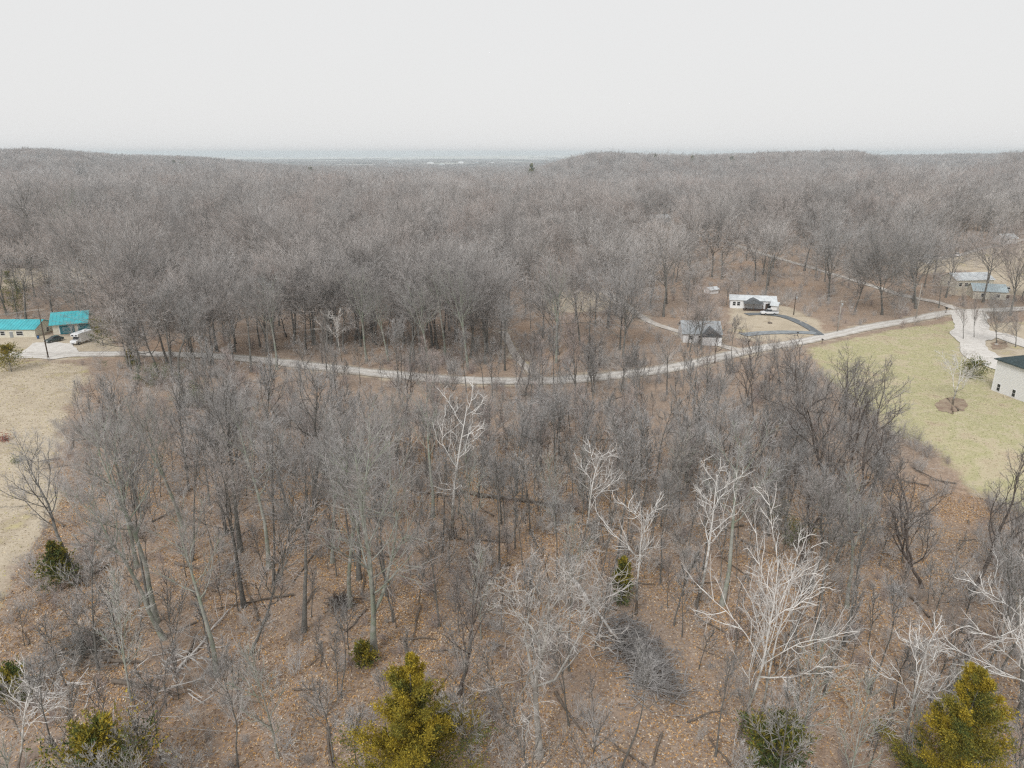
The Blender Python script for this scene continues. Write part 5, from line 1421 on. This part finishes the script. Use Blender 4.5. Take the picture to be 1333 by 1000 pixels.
def wire(a, b, sag, label, n_=2, sep=1.0, r=0.018):
    e = empty('power_line', tuple(a)); d = b - a; sd_ = Vector((-d.y, d.x, 0)).normalized()
    for k in range(n_):
        o_ = sd_ * ((k - (n_-1)/2) * sep)
        pts_ = [o_ + d*t - Vector((0, 0, .45 + 4*sag*t*(1-t))) for t in np.linspace(0, 1, 13)]
        MB().tube(pts_, r, 4).build('wire', M['wire'], e)
    tag(e, label, 'power line')
wire(pC, pB, 1.2, 'wires between the tall pale pole and the transformer pole', 2)
wire(pC, pE, 1.5, 'wires running right from the tall pale pole', 2)
wire(pB, pD, 1.0, 'service wire from the transformer pole towards the trailer house', 1)
wire(pA, pF, 1.2, 'wires running left from the dark utility pole', 3, .9)
wire(pA, pG, 3.5, 'wires running right from the dark utility pole over the road', 2)
bb = at(1020, 402); wire(pC, Vector((bb.x, bb.y, bb.z + 4)), 1.5, 'long low wire from the tall pale pole to the trailer house', 1)
def mailbox(px_, py_, label, sc_=1.0):
    b = at(px_, py_); e = empty('mailbox', (b.x, b.y, b.z), .4, scale=(sc_,)*3); tag(e, label, 'mailbox')
    MB().box(-.05, .05, -.05, .05, -.2, 1.05).build('post', M['brown'], e)
    MB().prism([(-.13,1.052),(.13,1.052),(.13,1.22),(.08,1.31),(-.08,1.31),(-.13,1.22)], -.28, .28).build('box', M['black'], e); MB().box(.132,.15,-.1,.06,1.2,1.3).build('flag', M['carred'], e)
mailbox(1231, 408, 'black mailbox on the road edge below the junction', 1.5)
mailbox(1038, 438, 'small dark mailbox at the asphalt drive mouth')
mailbox(1070, 447, 'pale roadside mailbox on the lawn side')
a, rz, Ln = frame_of((876, 297), (932, 292)); Ln = min(Ln, 45)
e = empty('picket_fence', (a.x, a.y, a.z), rz); tag(e, 'white post fence beside the far back road', 'fence')
for k in range(16): MB().box(k*Ln/15-.12, k*Ln/15+.12, -.12, .12, -.3, 1.5).build('post', M['trim'], e)
for z_ in (.5, 1.1): MB().box(0, Ln, -.05, .05, z_, z_+.16).build('rail', M['trim'], e)
# stones and a mulch ring
patch('mulch_ring', [(1217,526),(1226,519),(1240,517),(1254,520),(1260,527),(1254,535),(1238,538),(1222,535)], M['mulch'], 0.06)
patch('mulch_bed', [(1288,448),(1300,443),(1312,446),(1310,454),(1292,455)], M['mulch'], 0.05)
for k, (px_, py_, sc_, lb) in enumerate([(1297,449,.5,'pale round stone at the foot of the yard tree'), (1042,420,.45,'pale boulder on the verge by the asphalt drive, left one'), (1049,419,.35,'pale boulder on the verge by the asphalt drive, right one'), (1002,421,.7,'dark stump in the yard below the white pickup'),(964,434,.6,'stump in the drive island')]):
    b = at(px_, py_); bm = bmesh.new(); bmesh.ops.create_icosphere(bm, subdivisions=2, radius=sc_)
    for v_ in bm.verts: v_.co *= 1 + .2*math.sin(v_.co.x*7+k)*math.cos(v_.co.y*5); v_.co.z *= .6
    me = bpy.data.meshes.new('boulder'); bm.to_mesh(me); bm.free(); me.materials.append(M['stone' if k < 3 else 'rot'])
    tag(link_mesh('boulder' if k < 3 else 'stump', me, None, (b.x, b.y, b.z + .1)), lb, 'boulder' if k < 3 else 'stump')

# ------------------------------------------------------------------ haze
zlo = float(V[:, 2].min()) - 1.0
hz_top = max(CAM_H + 4, float(V[:, 2].max()) + 27.0); print('haze top', hz_top)
hb = MB().box(-9600, 9600, -9600, 9600, zlo, hz_top)
hm = bpy.data.materials.new('haze'); hm.use_nodes = True
t = hm.node_tree; t.nodes.clear(); oo = t.nodes.new('ShaderNodeOutputMaterial'); pv = t.nodes.new('ShaderNodeVolumePrincipled')
pv.inputs['Color'].default_value = (0.84, 0.94, 1.0, 1); pv.inputs['Density'].default_value = 0.00020; pv.inputs['Anisotropy'].default_value = 0.7
t.links.new(pv.outputs['Volume'], oo.inputs['Volume'])
ho = hb.build('haze', hm); tag(ho, kind='stuff')
print('height max', float(V[:, 2].max()), zlo)
